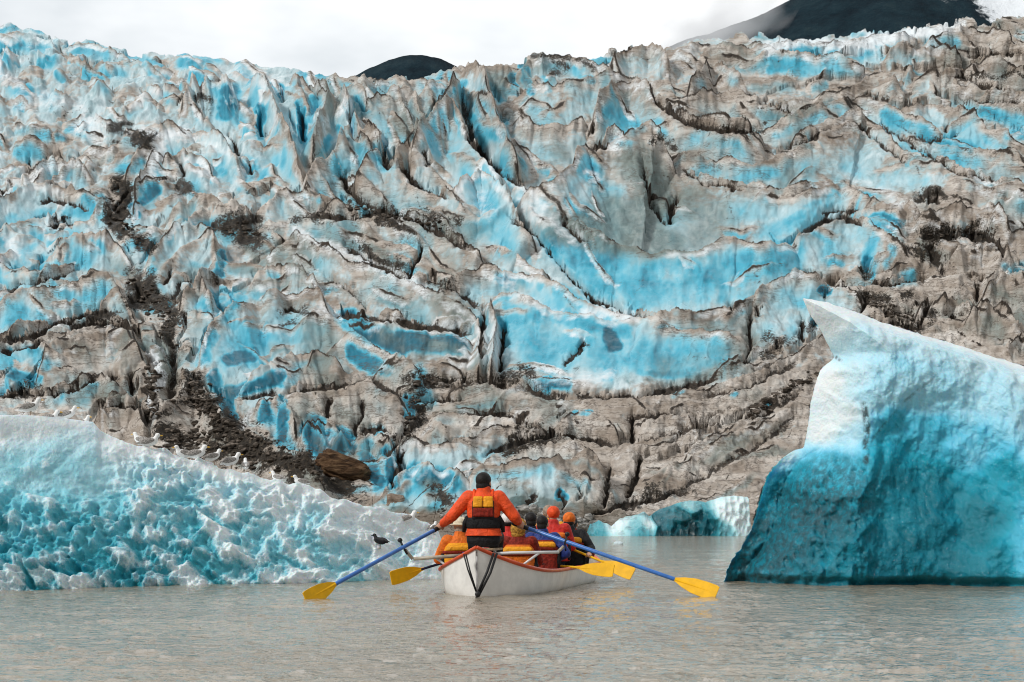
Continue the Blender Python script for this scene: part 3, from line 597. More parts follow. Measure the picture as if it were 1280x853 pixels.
def glacier_mat():
    g = NT('glacier_ice')
    dirt, blue, crack, white = g.attr('m1'); dark, deb, hh, lay = g.attr('m2')
    p = g.pos(); ps = g.pos((1, .35, .22)); pl = g.pos((.25, .25, 1.0), (0, rad(-14), 0))
    n1 = g.noise(.35, 6, .6, p, .4); n2 = g.noise(1.6, 5, .62, p); n3 = g.noise(6.5, 4, .6, p); st = g.noise(1.3, 5, .6, ps, .6); ly = g.noise(1.1, 6, .62, pl, .5)
    ice = g.ramp(st, [(.26, (.17, .30, .33)), (.5, (.46, .60, .64)), (.72, (.74, .83, .86))])
    tan = g.ramp(g.math('ADD', g.math('MULTIPLY', n1, .5), g.math('MULTIPLY', ly, .5)), [(.32, (.105, .078, .057)), (.43, (.30, .25, .205)), (.54, (.50, .45, .40)), (.68, (.72, .69, .65))])
    df = g.math('ADD', dirt, g.math('MULTIPLY', g.math('SUBTRACT', n2, .5), 1.1))
    col = g.mix(g.smooth(df, .22, .70), ice, tan)
    # clean ice
    bl = g.math('ADD', blue, g.math('MULTIPLY', g.math('SUBTRACT', st, .5), .20))
    bcol = g.ramp(bl, [(.0, (.44, .57, .60)), (.2, (.33, .60, .68)), (.42, (.165, .52, .655)), (.6, (.055, .39, .54)), (.78, (.011, .18, .275)), (1, (.006, .075, .115))])
    col = g.mix(g.smooth(bl, .08, .52), col, bcol)
    col = g.mix(g.math('MULTIPLY', g.smooth(g.math('ADD', dark, g.math('MULTIPLY', g.math('SUBTRACT', st, .5), .5)), .18, .85), .82), col, g.ramp(st, [(.28, (.045, .085, .082)), (.5, (.13, .185, .175)), (.72, (.27, .33, .31))]))
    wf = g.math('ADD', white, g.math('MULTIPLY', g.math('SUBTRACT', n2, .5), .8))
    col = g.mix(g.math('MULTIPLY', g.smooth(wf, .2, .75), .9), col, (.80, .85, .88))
    # grit: freckles on the dirty ice, lines along the crests and in the cracks
    fr = g.smooth(g.math('ADD', g.math('MULTIPLY', n3, .75), g.math('MULTIPLY', dirt, .22)), .53, .68)
    col = g.mix(g.math('MULTIPLY', fr, g.math('MULTIPLY', g.math('ADD', g.math('MULTIPLY', dirt, .9), .05), .32)), col, (.15, .115, .09))
    vein = g.math('MAXIMUM', g.smooth(g.math('ABSOLUTE', g.math('SUBTRACT', ly, .5)), .020, .0), g.math('MULTIPLY', g.smooth(g.math('ABSOLUTE', g.math('SUBTRACT', n2, .47)), .03, .0), g.smooth(n1, .5, .62)))
    col = g.mix(g.math('MULTIPLY', vein, g.math('MULTIPLY', g.smooth(dirt, .3, .9), .75)), col, (.085, .062, .046))
    cf = g.math('ADD', crack, g.math('MULTIPLY', g.math('SUBTRACT', n3, .5), .9))
    col = g.mix(g.smooth(cf, .28, .62), col, g.ramp(n3, [(.35, (.010, .009, .007)), (.6, (.055, .040, .029))]))
    dbf = g.math('ADD', deb, g.math('MULTIPLY', g.math('SUBTRACT', n3, .5), 1.5))
    col = g.mix(g.smooth(dbf, .42, .78), col, g.ramp(g.noise(4.0, 5, .75, p), [(.36, (.009, .008, .006)), (.54, (.030, .023, .016)), (.66, (.10, .078, .056)), (.78, (.30, .26, .22))]))
    hgt = g.math('ADD', g.math('MULTIPLY', n2, .5), g.math('ADD', g.math('MULTIPLY', n3, g.math('ADD', .16, g.math('MULTIPLY', deb, .5))), g.math('MULTIPLY', ly, .5)))
    nm = g.bump(hgt, .42, .30)
    rough = g.math('ADD', .26, g.math('MULTIPLY', dirt, .6), clamp=True)
    return g.fin(col, rough, nm, .35)

GLACIER, hit = build_glacier()

# ------------------------------------------------------------------ far mountains
def mountain(name, prof, Y, depth, mat, seed, xr):
    xs = np.arange(xr[0], xr[1], 3.0)
    top = np.interp(xs, [p[0] for p in prof], [p[1] for p in prof])
    k_ = np.hanning(25); k_ /= k_.sum(); top = np.convolve(np.pad(top, 12, 'edge'), k_, 'valid') + 2.2 * fbm(xs / 24, xs * 0, 4, seed)
    zt = CAMH - (top - HZ) / F * Y
    rows = []
    nv = 46
    for k in range(nv):
        g = k / (nv - 1)
        if g < .6: q = g / .6; z = zt * q ** 1.0; yy = Y - depth * (1 - q)
        else: q = (g - .6) / .4; z = zt * (1 - q); yy = Y + depth * q
        yy = np.full(xs.shape, yy); x = (xs - 640) / F * Y
        amp = math.sin(math.pi * min(g / .62, 1)) if g < .62 else .5
        rg = ridged(x / 130 + z * .002, z / 260, 5, seed) - .45
        z2 = z + rg * 30 * amp * (0.25 if abs(g - .6) < .08 else 1); yy = yy - rg * 70 * amp
        rows.append(np.stack([x, yy, np.maximum(z2, -2)], 1))
    ob = grid_mesh(name, np.concatenate(rows, 0), nv, len(xs), mat)
    tag(ob, kind='structure'); return ob
def forest_mat(snow):
    g = NT('forest_slope_snow' if snow else 'forest_slope')
    p = g.pos(); n = g.noise(.03, 6, .7, p); n2 = g.noise(.004, 4, .6, p)
    col = g.ramp(n, [(.3, (.004, .010, .016)), (.55, (.010, .026, .036)), (.75, (.025, .045, .052))])
    if snow:
        ps = g.pos((.010, .010, .0030), (0, rad(48), 0)); s = g.noise(1.0, 6, .6, ps, .6)
        xz = g.n('ShaderNodeSeparateXYZ'); g.t.links.new(p, xz.inputs[0])
        f = g.math('MULTIPLY', g.smooth(g.math('ADD', xz.outputs[0], g.math('MULTIPLY', g.math('SUBTRACT', n, .5), 160)), 490, 520), g.smooth(s, .45, .50))
        col = g.mix(f, col, (.80, .84, .88))
    return g.fin(col, .95, g.bump(n, .8, 8), .1)
MR = [(700,110),(800,75),(850,52),(900,37),(945,22),(985,0),(1040,-26),(1110,-45),(1180,-42),(1240,-30),(1300,-42),(1400,-60),(1600,-20),(1900,60)]
ML = [(300,160),(400,118),(440,98),(470,84),(500,71),(520,68),(545,72),(575,88),(620,110),(700,160)]
mountain('mountain', MR, 2300, 900, forest_mat(True), 3, (700, 1900))
mountain('mountain_dome', ML, 1800, 500, forest_mat(False), 8, (300, 700)).name = 'distant_hill'

def build_cloud():
    bm = bmesh.new(); bmesh.ops.create_icosphere(bm, subdivisions=3, radius=1); me = bpy.data.meshes.new('cloud'); bm.to_mesh(me); bm.free()
    m = bpy.data.materials.new('cloud_vapour'); m.use_nodes = True; t = m.node_tree; t.nodes.clear()
    out = t.nodes.new('ShaderNodeOutputMaterial'); v = t.nodes.new('ShaderNodeVolumePrincipled'); t.links.new(v.outputs[0], out.inputs['Volume'])
    v.inputs['Color'].default_value = (.95, .96, .98, 1); v.inputs['Density'].default_value = .012
    tc = t.nodes.new('ShaderNodeTexCoord'); ln = t.nodes.new('ShaderNodeVectorMath'); ln.operation = 'LENGTH'; t.links.new(tc.outputs['Object'], ln.inputs[0])
    nz = t.nodes.new('ShaderNodeTexNoise'); nz.inputs['Scale'].default_value = 2.2; nz.inputs['Detail'].default_value = 4; t.links.new(tc.outputs['Object'], nz.inputs['Vector'])
    a = t.nodes.new('ShaderNodeMath'); a.operation = 'MULTIPLY_ADD'; t.links.new(nz.outputs[0], a.inputs[0]); a.inputs[1].default_value = 1.6; a.inputs[2].default_value = .1
    b = t.nodes.new('ShaderNodeMath'); b.operation = 'SUBTRACT'; t.links.new(a.outputs[0], b.inputs[0]); t.links.new(ln.outputs['Value'], b.inputs[1])
    c = t.nodes.new('ShaderNodeMath'); c.operation = 'MULTIPLY'; c.use_clamp = False; t.links.new(b.outputs[0], c.inputs[0]); c.inputs[1].default_value = .022
    d = t.nodes.new('ShaderNodeMath'); d.operation = 'MAXIMUM'; t.links.new(c.outputs[0], d.inputs[0]); d.inputs[1].default_value = 0; t.links.new(d.outputs[0], v.inputs['Density'])
    o = link_mesh('cloud', me, m); p = at(885, 42, 1250); o.location = p; o.scale = (62, 90, 26); o.rotation_euler = (0, rad(-22), 0)
    tag(o, 'wisp of grey cloud clinging to the left shoulder of the dark mountain', 'cloud', kind='stuff')
build_cloud()

# ------------------------------------------------------------------ lake
def water_mat():
    g = NT('silty_water')
    p = g.pos((1, 1, 1)); pa = g.pos((.6, 1.0, 1), (0, 0, rad(7))); pb = g.pos((.8, 1.1, 1), (0, 0, rad(-16)))
    w2 = g.noise(5.5, 4, .6, pb, .7); w3 = g.noise(15, 3, .6, pa, .4); big = g.noise(.22, 3, .5, p); w1 = g.noise(2.0, 3, .55, pa, .8)
    col = g.mix(g.smooth(big, .35, .65), (.275, .23, .168), (.335, .29, .218))
    h = g.math('ADD', g.math('MULTIPLY', w1, .8), g.math('ADD', g.math('MULTIPLY', w2, .6), g.math('MULTIPLY', w3, .22)))
    return g.fin(col, .07, g.bump(h, 1.0, .055), .5, IOR=1.33)
WM = water_mat()
def build_lake():
    # the sheet the camera floats on: real ripples, finer towards the boat
    py = np.concatenate([np.arange(960, 760, -.8), np.arange(760, 668.2, -.5)]); px = np.concatenate([np.arange(-2600, -200, 12.0), np.arange(-200, 1481, 1.5), np.arange(1481, 3900, 12.0)])
    PX, PY = np.meshgrid(px, py)
    Y = CAMH * F / (PY - HZ); X = (PX - 640) / F * Y
    x, y = rot(X, Y, 9)
    wx = x + .25 * fbm(x * 1.1, y * 1.1, 2, 701); wy = y + .25 * fbm(x * 1.1, y * 1.1, 2, 702)
    dist = np.clip(22.0 / Y, .12, 1.2)
    h = .020 * ridged(wx * .9, wy * 1.8, 2, 703) + .019 * ridged(wx * 2.6, wy * 4.2, 3, 704) * dist + .011 * fbm(x * 6, y * 8, 3, 705) * dist + .02 * fbm(x * .25, y * .4, 2, 706)
    h = (h - .022) * np.clip(30.0 / Y, .3, 1)
    P = np.stack([X.ravel(), Y.ravel(), h.ravel()], 1)
    tag(grid_mesh('lake_water', P, len(py), len(px), WM), kind='structure')
    xs = np.linspace(-1500, 1500, 61); ys = np.concatenate([[-600, -200, -50], np.linspace(0, 140, 29), [200]])
    X, Y = np.meshgrid(xs, ys)
    P = np.stack([X.ravel(), Y.ravel(), np.full(X.size, -.05)], 1)
    tag(grid_mesh('lake_water', P, len(ys), len(xs), WM), kind='structure')
build_lake()

# ------------------------------------------------------------------ icebergs
def berg_mat(name, ramp_, rough=(.25, .6), bump=.5, sc=1.0, run=.45):
    g = NT(name)
    t, fr, a, b = g.attr('m1')
    p = g.pos(); ps = g.pos((1.6, 1.0, run), (0, rad(12), 0))
    n1 = g.noise(2.2 * sc, 6, .65, p, .3); n2 = g.noise(9 * sc, 5, .65, p); n3 = g.noise(38 * sc, 3, .6, p); st = g.noise(3.5 * sc, 5, .6, ps, .8)
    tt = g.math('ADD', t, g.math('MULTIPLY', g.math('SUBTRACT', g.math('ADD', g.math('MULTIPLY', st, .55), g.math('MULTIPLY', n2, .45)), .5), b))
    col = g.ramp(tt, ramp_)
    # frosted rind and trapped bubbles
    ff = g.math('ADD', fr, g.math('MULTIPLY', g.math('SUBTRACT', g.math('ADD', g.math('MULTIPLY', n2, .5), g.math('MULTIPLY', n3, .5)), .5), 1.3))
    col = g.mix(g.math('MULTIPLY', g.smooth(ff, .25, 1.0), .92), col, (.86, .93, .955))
    sp = g.smooth(n3, .66, .74); col = g.mix(g.math('MULTIPLY', sp, .35), col, (.75, .86, .88))
    col = g.mix(g.math('MULTIPLY', a, g.smooth(n2, .34, .60)), col, (.03, .045, .045))
    h = g.math('ADD', g.math('MULTIPLY', n1, .6), g.math('ADD', g.math('MULTIPLY', n2, .35), g.math('MULTIPLY', n3, .10)))
    rg = g.math('ADD', rough[0], g.math('MULTIPLY', fr, rough[1] - rough[0]), clamp=True)
    g.p.inputs['Subsurface Radius'].default_value = (.12, .6, 1.0)
    return g.fin(col, rg, g.bump(h, bump, .16), .5, IOR=1.31, Subsurface_Weight=.35, Subsurface_Scale=.12)
LTOP = [(-420,655),(-380,600),(-300,545),(-200,522),(-60,518),(0,519),(40,519),(80,522),(118,527),(126,538),(150,550),(190,562),(230,571),(270,583),(320,593),(370,606),(400,610),(415,622),(450,629),(480,636),(510,643),(535,652),(548,664),(556,690),(560,722)]
LWL = [(-420,745),(0,738),(200,733),(400,728),(560,722)]
def left_front(px):
    yw = np.interp(px, [p[0] for p in LWL], [p[1] for p in LWL]); Yw = CAMH * F / (yw - HZ)
    yt = np.interp(px, [p[0] for p in LTOP], [p[1] for p in LTOP])
    ht = np.maximum(.05, CAMH + (HZ - yt) / F * Yw)
    Yc = Yw + .25 + .75 * ht
    Zc = CAMH + (HZ - yt) / F * Yc
    return Yw, Yc, Zc, yt, yw
def build_left():
    xs = np.arange(-420, 560.5, 1.25); nc = len(xs)
    Yw, Yc, Zc, yt, yw = left_front(xs)
    nf, nb = 230, 50
    vf = np.linspace(0, 1, nf)
    rows = []; U = []; V = []; E = []
    for v in vf:
        Y = Yw - .12 + (Yc - Yw + .12) * (v ** 1.25)
        Z = -.35 + (Zc + .35) * v
        py = yw + 8 + (yt - yw - 8) * v
        rows.append(np.stack([(xs - 640) / F * (Yw + (Yc - Yw) * v), Y, Z], 1)); U.append(xs); V.append(py); E.append(np.full(nc, v))
    for k in range(1, nb + 1):
        g = k / nb
        Y = Yc + 2.2 * g; Z = Zc - (Zc + .4) * g ** 2.2
        rows.append(np.stack([(xs - 640) / F * Yc, Y, Z], 1)); U.append(xs); V.append(yt - 60 * g); E.append(np.full(nc, 1 + g))
    P = np.concatenate(rows, 0); U = np.concatenate(U); V = np.concatenate(V); E = np.concatenate(E)
    u = U + 10 * fbm(U / 50, V / 40, 3, 401); w = V + 9 * fbm(U / 50, V / 40, 3, 402)
    a, b = rot(u, w, 22)
    f1, f2, _ = voro(a / 44, b / 25, 411); g1, g2, _ = voro(a / 21 + 3, b / 13, 412); k1, k2, _ = voro(a / 9, b / 6, 413)
    # hollows melted by the lake, meeting in sharp rims
    big = np.minimum(f1, 1) ** 1.6; mid = np.minimum(g1, 1) ** 1.6; sm = np.minimum(k1, 1) ** 1.5
    slab = sstep(205, 120, U + .25 * (V - 560)) * sstep(628, 585, V - .12 * U)
    bil = np.abs(fbm(a / 46, b / 30, 4, 431, .55)) * 2.2
    grow = 1.25 - .5 * sstep(150, 520, U)
    h = grow * (.155 * big + .125 * mid + .065 * sm - .26 * (1 - np.minimum(bil, 1)) * 0 + .115 * np.minimum(bil, 1)) * (1 - .85 * slab) + .085 * fbm(u / 11, w / 9, 5, 414, .6) * (1 - .7 * slab) + .18 * fbm(u / 110, w / 70, 3, 415)
    edge = np.where(E <= 1, 1 - sstep(.88, 1.0, E) * .8, np.clip(1 - (E - 1) * .5, .3, 1))
    h = (h - .18) * edge
    nrm = np.array([0, -.90, .42])
    P = P + h[:, None] * nrm[None, :] * np.clip((560 - U) / 60, .15, 1)[:, None]
    P[:, 2] += np.where(E > .9, 1, 0) * (.045 * fbm(U / 12, U * 0, 3, 416)) * np.clip((U - 130) / 60, 0.05, 1)
    # a broken block stands proud at the right end of the top slab
    step_ = sstep(128, 121, U) * sstep(600, 530, V)
    P[:, 1] -= .10 * step_
    rind = .42 * big + .36 * mid + .15 * sm + .55 * np.minimum(bil, 1)
    up = np.clip((V - yt_at(U)) / 150, 0, 1)
    fr = np.clip(1.15 * (rind - .62) + .52 + .26 * (1 - up) - .55 * slab + .25 * fbm(u / 20, w / 14, 5, 417, .65) * 1.5 + .20 * sstep(300, 520, U) + .8 * sstep(14, 2, V - yt_at(U)) , 0, 1.1)
    t = np.clip(.34 + .28 * up - .14 * slab - .14 * sstep(250, 500, U) + .16 * fbm(u / 40, w / 30, 3, 418) + .25 * sstep(700, 735, V) - .25 * sstep(50, 0, V - yt_at(U)), 0, 1)
    A = np.stack([t, fr, np.zeros_like(t), np.full_like(t, .28)], 1)
    ob = grid_mesh('iceberg', P, nf + nb, nc, berg_mat('scalloped_ice', [(0, (.80, .90, .94)), (.2, (.52, .80, .89)), (.42, (.20, .60, .71)), (.62, (.05, .40, .50)), (.85, (.016, .25, .33)), (1, (.008, .16, .22))], (.22, .7), .55), {'m1': A})
    tag(ob, 'long low iceberg with scalloped white and teal hollows, gulls lined up along its top', 'iceberg')
    return ob
def yt_at(U): return np.interp(U, [p[0] for p in LTOP], [p[1] for p in LTOP])
BERG = build_left()

RL = [(373,1003),(384,1008),(395,1013),(405,1022),(415,1027),(428,1033),(440,1040),(447,1043),(452,1038),(462,1025),(485,1018),(505,1013),(520,1012),(545,1008),(560,1005),(563,991),(567,985),(572,978),(580,970),(595,959),(612,954),(625,950),(645,945),(660,940),(675,933),(690,922),(700,914),(712,907),(740,904)]
RT = [(1003,373),(1020,375),(1035,378),(1070,390),(1100,402),(1150,418),(1200,432),(1240,445),(1280,458),(1340,480),(1420,530),(1480,600),(1520,690),(1530,740)]
RSP = [(373,1003),(400,1030),(425,1050),(448,1058),(475,1066),(520,1072),(560,1070),(600,1064),(640,1054),(680,1045),(740,1040)]
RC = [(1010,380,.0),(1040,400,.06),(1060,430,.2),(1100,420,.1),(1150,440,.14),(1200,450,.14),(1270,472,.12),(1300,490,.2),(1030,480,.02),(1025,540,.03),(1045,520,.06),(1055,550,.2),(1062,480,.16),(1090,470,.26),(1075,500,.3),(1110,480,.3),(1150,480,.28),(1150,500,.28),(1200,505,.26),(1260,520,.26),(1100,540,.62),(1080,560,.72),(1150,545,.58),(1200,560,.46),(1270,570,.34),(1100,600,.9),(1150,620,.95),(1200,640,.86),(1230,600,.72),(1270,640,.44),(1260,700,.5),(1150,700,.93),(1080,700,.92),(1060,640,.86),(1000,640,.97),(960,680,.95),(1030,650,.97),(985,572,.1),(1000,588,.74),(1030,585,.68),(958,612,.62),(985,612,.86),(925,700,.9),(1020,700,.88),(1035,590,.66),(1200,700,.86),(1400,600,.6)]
def build_right():
    Y0 = 30.0
    ys = np.concatenate([np.arange(373.2, 735, 1.1), [740]]); nr = len(ys)
    xl = np.interp(ys, [p[0] for p in RL], [p[1] for p in RL])
    tx = [p[0] for p in RT]; ty = [p[1] for p in RT]
    xr = np.interp(ys, ty, tx)
    xs_ = np.convolve(np.pad(xl, 9, 'edge'), np.hanning(19) / np.hanning(19).sum(), 'valid')
    xl = xl + (2.2 + 3 * sstep(565, 590, ys)) * fbm(ys / 9, ys * 0, 4, 501, .6) * sstep(385, 400, ys)
    nc = 430
    s = np.linspace(0, 1, nc)
    def side(front):
        XX = xs_[:, None] + (xr - xs_)[:, None] * (s[None, :] ** 1.12) + (xl - xs_)[:, None] * (1 - s[None, :]) ** 28 * np.clip((xr - xs_)[:, None] / 60, .0, 1)
        YY = np.repeat(ys[:, None], nc, 1)
        # the jagged upper rim
        YY = YY + sstep(60, 0, YY - np.interp(XX, tx, ty)) * (2.6 * fbm(XX / 11, XX * 0, 4, 502))
        dl = np.maximum(XX - xs_[:, None], (s * 260)[None, :] * 0); dr = xr[:, None] - XX; dt = YY - np.interp(XX, tx, ty)
        e = np.clip(np.minimum(np.minimum(dl, dr) * 1.0, np.maximum(dt, 0) * 1.15), 0, 400)
        if not front:
            th = 1.7 * (1 - np.exp(-e / 60.0)) + .25 * fbm(XX / 70, YY / 60, 3, 503) * np.clip(e / 30, 0, 1)
            return XX, YY, th
        sp = np.interp(YY, [p[0] for p in RSP], [p[1] for p in RSP]) 
        dx = XX - sp; dxs = dx + 7 * fbm(YY / 22, XX / 60, 3, 504)
        base = .95 * (1 - np.exp(-e / 38.0))
        left = -.010 * np.maximum(-dxs * np.exp(-(dx / 40) ** 2) - dx * (1 - np.exp(-(dx / 40) ** 2)), 0)
        sag = -.20 * np.sin(np.clip(dx / 170, 0, 1) * math.pi) ** .9 * sstep(430, 520, YY) + .002 * np.clip(dx - 120, 0, 300)
        foot = .45 * sstep(560, 720, YY) - .16 * sstep(716, 727, YY)
        # the frost-line step running up to the right from the foot of the spine
        fl = np.interp(XX, [1050, 1075, 1090, 1115, 1165, 1225, 1290, 1400], [640, 590, 545, 505, 470, 445, 445, 470])
        step = .09 * sstep(22, -18, YY - fl - 6 * fbm(XX / 14, YY / 14, 3, 505)) * sstep(1055, 1075, XX)
        u, w = rot(XX, YY, 12)
        f1, f2, _ = voro(u / 46, w / 62, 511); g1, g2, _ = voro(u / 18, w / 28, 512); k1, k2, _ = voro(XX / 9, YY / 13, 513)
        low = sstep(560, 610, YY) * sstep(1085, 1050, XX)
        pf, _ = pinn(u / 120, w / 150, 541, .9); ua, wa = rot(XX, YY, 38); ub, wb_ = rot(XX, YY, -27); pf2, _ = pinn(ua / 52 + 3, wa / 44, 542, .9); pf3, _ = pinn(ub / 21, wb_ / 17, 543, .9)
        h = .13 * pf + .11 * pf2 + (.025 + .03 * low) * pf3 + .03 * f1 ** 1.6 + (.045 + .09 * low) * np.minimum(g1, 1) ** 1.5 + (.012 + .05 * low) * np.minimum(k1, 1) + (.03 + .04 * low) * fbm(XX / 8, YY / 12, 3, 514) + .12 * fbm(XX / 60, YY / 60, 3, 515)
        flut = .025 * ridged(XX / 22, YY / 70, 4, 516) + .05 * ridged(ua / 40, wa / 26, 4, 517)
        d = base + (left + sag + step + h + flut) * np.clip(e / 26, 0, 1) + foot * np.clip(e / 40, 0, 1)
        return XX, YY, d
    XX, YY, d = side(True); XB, YB, db = side(False)
    def world(XX, YY, dep): return np.stack([((XX - 640) / F * Y0).ravel(), (Y0 - dep).ravel(), (CAMH - (YY - HZ) / F * Y0).ravel()], 1)
    Pf = world(XX, YY, d); Pb = world(XB, YB, -db)
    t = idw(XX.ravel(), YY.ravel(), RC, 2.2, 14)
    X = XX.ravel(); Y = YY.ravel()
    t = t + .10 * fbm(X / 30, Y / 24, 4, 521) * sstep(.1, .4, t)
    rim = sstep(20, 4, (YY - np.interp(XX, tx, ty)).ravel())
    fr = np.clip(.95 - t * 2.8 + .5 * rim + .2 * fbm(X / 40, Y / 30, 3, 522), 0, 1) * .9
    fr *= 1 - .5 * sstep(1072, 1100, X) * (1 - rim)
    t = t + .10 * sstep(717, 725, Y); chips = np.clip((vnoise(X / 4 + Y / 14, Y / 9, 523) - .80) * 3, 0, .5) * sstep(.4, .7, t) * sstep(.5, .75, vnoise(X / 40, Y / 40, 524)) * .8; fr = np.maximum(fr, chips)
    grit = np.zeros_like(t)
    for (w, s_, pts) in [(5, .9, [(1066, 510), (1070, 540), (1066, 580)]), (3, .5, [(1066, 580), (1060, 640)]), (64, .62, [(930, 705), (985, 650), (1030, 615)]), (40, .3, [(1000, 700), (1030, 650)]), (3, .8, [(1043, 446), (1047, 452)]), (2.5, .5, [(1070, 560), (1110, 510), (1150, 478)])]:
        dd, _, _ = polydist(X, Y, pts); grit = np.maximum(grit, s_ * (1 - sstep(w * .3, w, dd)))
    A = np.stack([np.clip(t, 0, 1), fr, grit, np.full_like(t, .34)], 1)
    Ab = np.stack([np.full_like(t, .3), np.full_like(t, .6), t * 0, t * 0 + .2], 1)
    # front and back share one sheet: front rows run left to right, back rows return
    Pall = np.concatenate([Pf.reshape(nr, nc, 3), Pb.reshape(nr, nc, 3)[:, ::-1]], 1).reshape(-1, 3)
    Pall = np.concatenate([Pall.reshape(nr, 2 * nc, 3), Pall.reshape(nr, 2 * nc, 3)[:, :1]], 1).reshape(-1, 3)
    AA = np.concatenate([A.reshape(nr, nc, 4), Ab.reshape(nr, nc, 4)[:, ::-1], A.reshape(nr, nc, 4)[:, :1]], 1).reshape(-1, 4)
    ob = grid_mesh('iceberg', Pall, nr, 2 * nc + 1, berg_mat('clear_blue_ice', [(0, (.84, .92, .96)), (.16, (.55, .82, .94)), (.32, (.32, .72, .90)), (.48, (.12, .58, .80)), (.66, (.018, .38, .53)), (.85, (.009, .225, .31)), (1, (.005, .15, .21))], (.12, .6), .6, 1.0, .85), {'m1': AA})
    tag(ob, 'tall pointed iceberg of clear blue and deep teal ice with a white frosted rim', 'iceberg')
build_right()

def build_small():
    top = [(733,668),(738,655),(748,651),(758,654),(764,658),(775,648),(795,643),(805,640),(812,646),(826,636),(850,628),(866,626),(880,628),(900,622),(918,620),(934,621),(940,630),(941,650),(936,668)]
    Y0 = 101.0
    xs = np.arange(733, 941, .6); nc = len(xs)
    yt = np.interp(xs, [p[0] for p in top], [p[1] for p in top]) + 1.2 * fbm(xs / 7, xs * 0, 3, 601)
    nf, nb = 70, 20; rows = []; U = []; V = []
    dome = np.sin(np.clip((xs - 733) / 208, 0, 1) * math.pi) ** .4
    for k in range(nf):
        v = k / (nf - 1); py = 672 + (yt - 672) * v
        rows.append((xs, py, (1 - v) ** 1.5 * -0 + (-2.6 * dome) * (1 - v ** 1.6))); 
    for k in range(1, nb + 1):
        g = k / nb; rows.append((xs, yt + (674 - yt) * g ** 2, 2.5 * dome * g))
    XX = np.stack([r[0] for r in rows]).ravel(); YY = np.stack([r[1] for r in rows]).ravel(); DY = np.stack([r[2] for r in rows]).ravel()
    f1, _, _ = voro(XX / 20, YY / 26, 611); g1, _, _ = voro(XX / 8, YY / 11, 612)
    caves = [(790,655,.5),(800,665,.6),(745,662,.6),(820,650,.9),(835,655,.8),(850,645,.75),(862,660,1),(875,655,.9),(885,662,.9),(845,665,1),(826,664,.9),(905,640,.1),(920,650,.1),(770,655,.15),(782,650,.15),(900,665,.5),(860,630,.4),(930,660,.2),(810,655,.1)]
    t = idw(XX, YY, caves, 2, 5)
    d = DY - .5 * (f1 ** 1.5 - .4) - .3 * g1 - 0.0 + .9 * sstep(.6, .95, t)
    P = np.stack([(XX - 640) / F * Y0, Y0 + d, CAMH - (YY - HZ) / F * Y0], 1)
    fr = np.clip(.9 - 1.7 * t + .3 * fbm(XX / 10, YY / 8, 3, 613), 0, 1)
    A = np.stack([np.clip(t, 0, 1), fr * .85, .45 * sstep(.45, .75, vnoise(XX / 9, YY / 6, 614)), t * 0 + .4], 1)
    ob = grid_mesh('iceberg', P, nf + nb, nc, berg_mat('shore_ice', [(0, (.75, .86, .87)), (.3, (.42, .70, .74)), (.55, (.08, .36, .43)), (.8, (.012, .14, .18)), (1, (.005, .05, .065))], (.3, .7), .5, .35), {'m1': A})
    tag(ob, 'low white iceberg with dark teal caves at the foot of the muddy far shore', 'iceberg')
build_small()
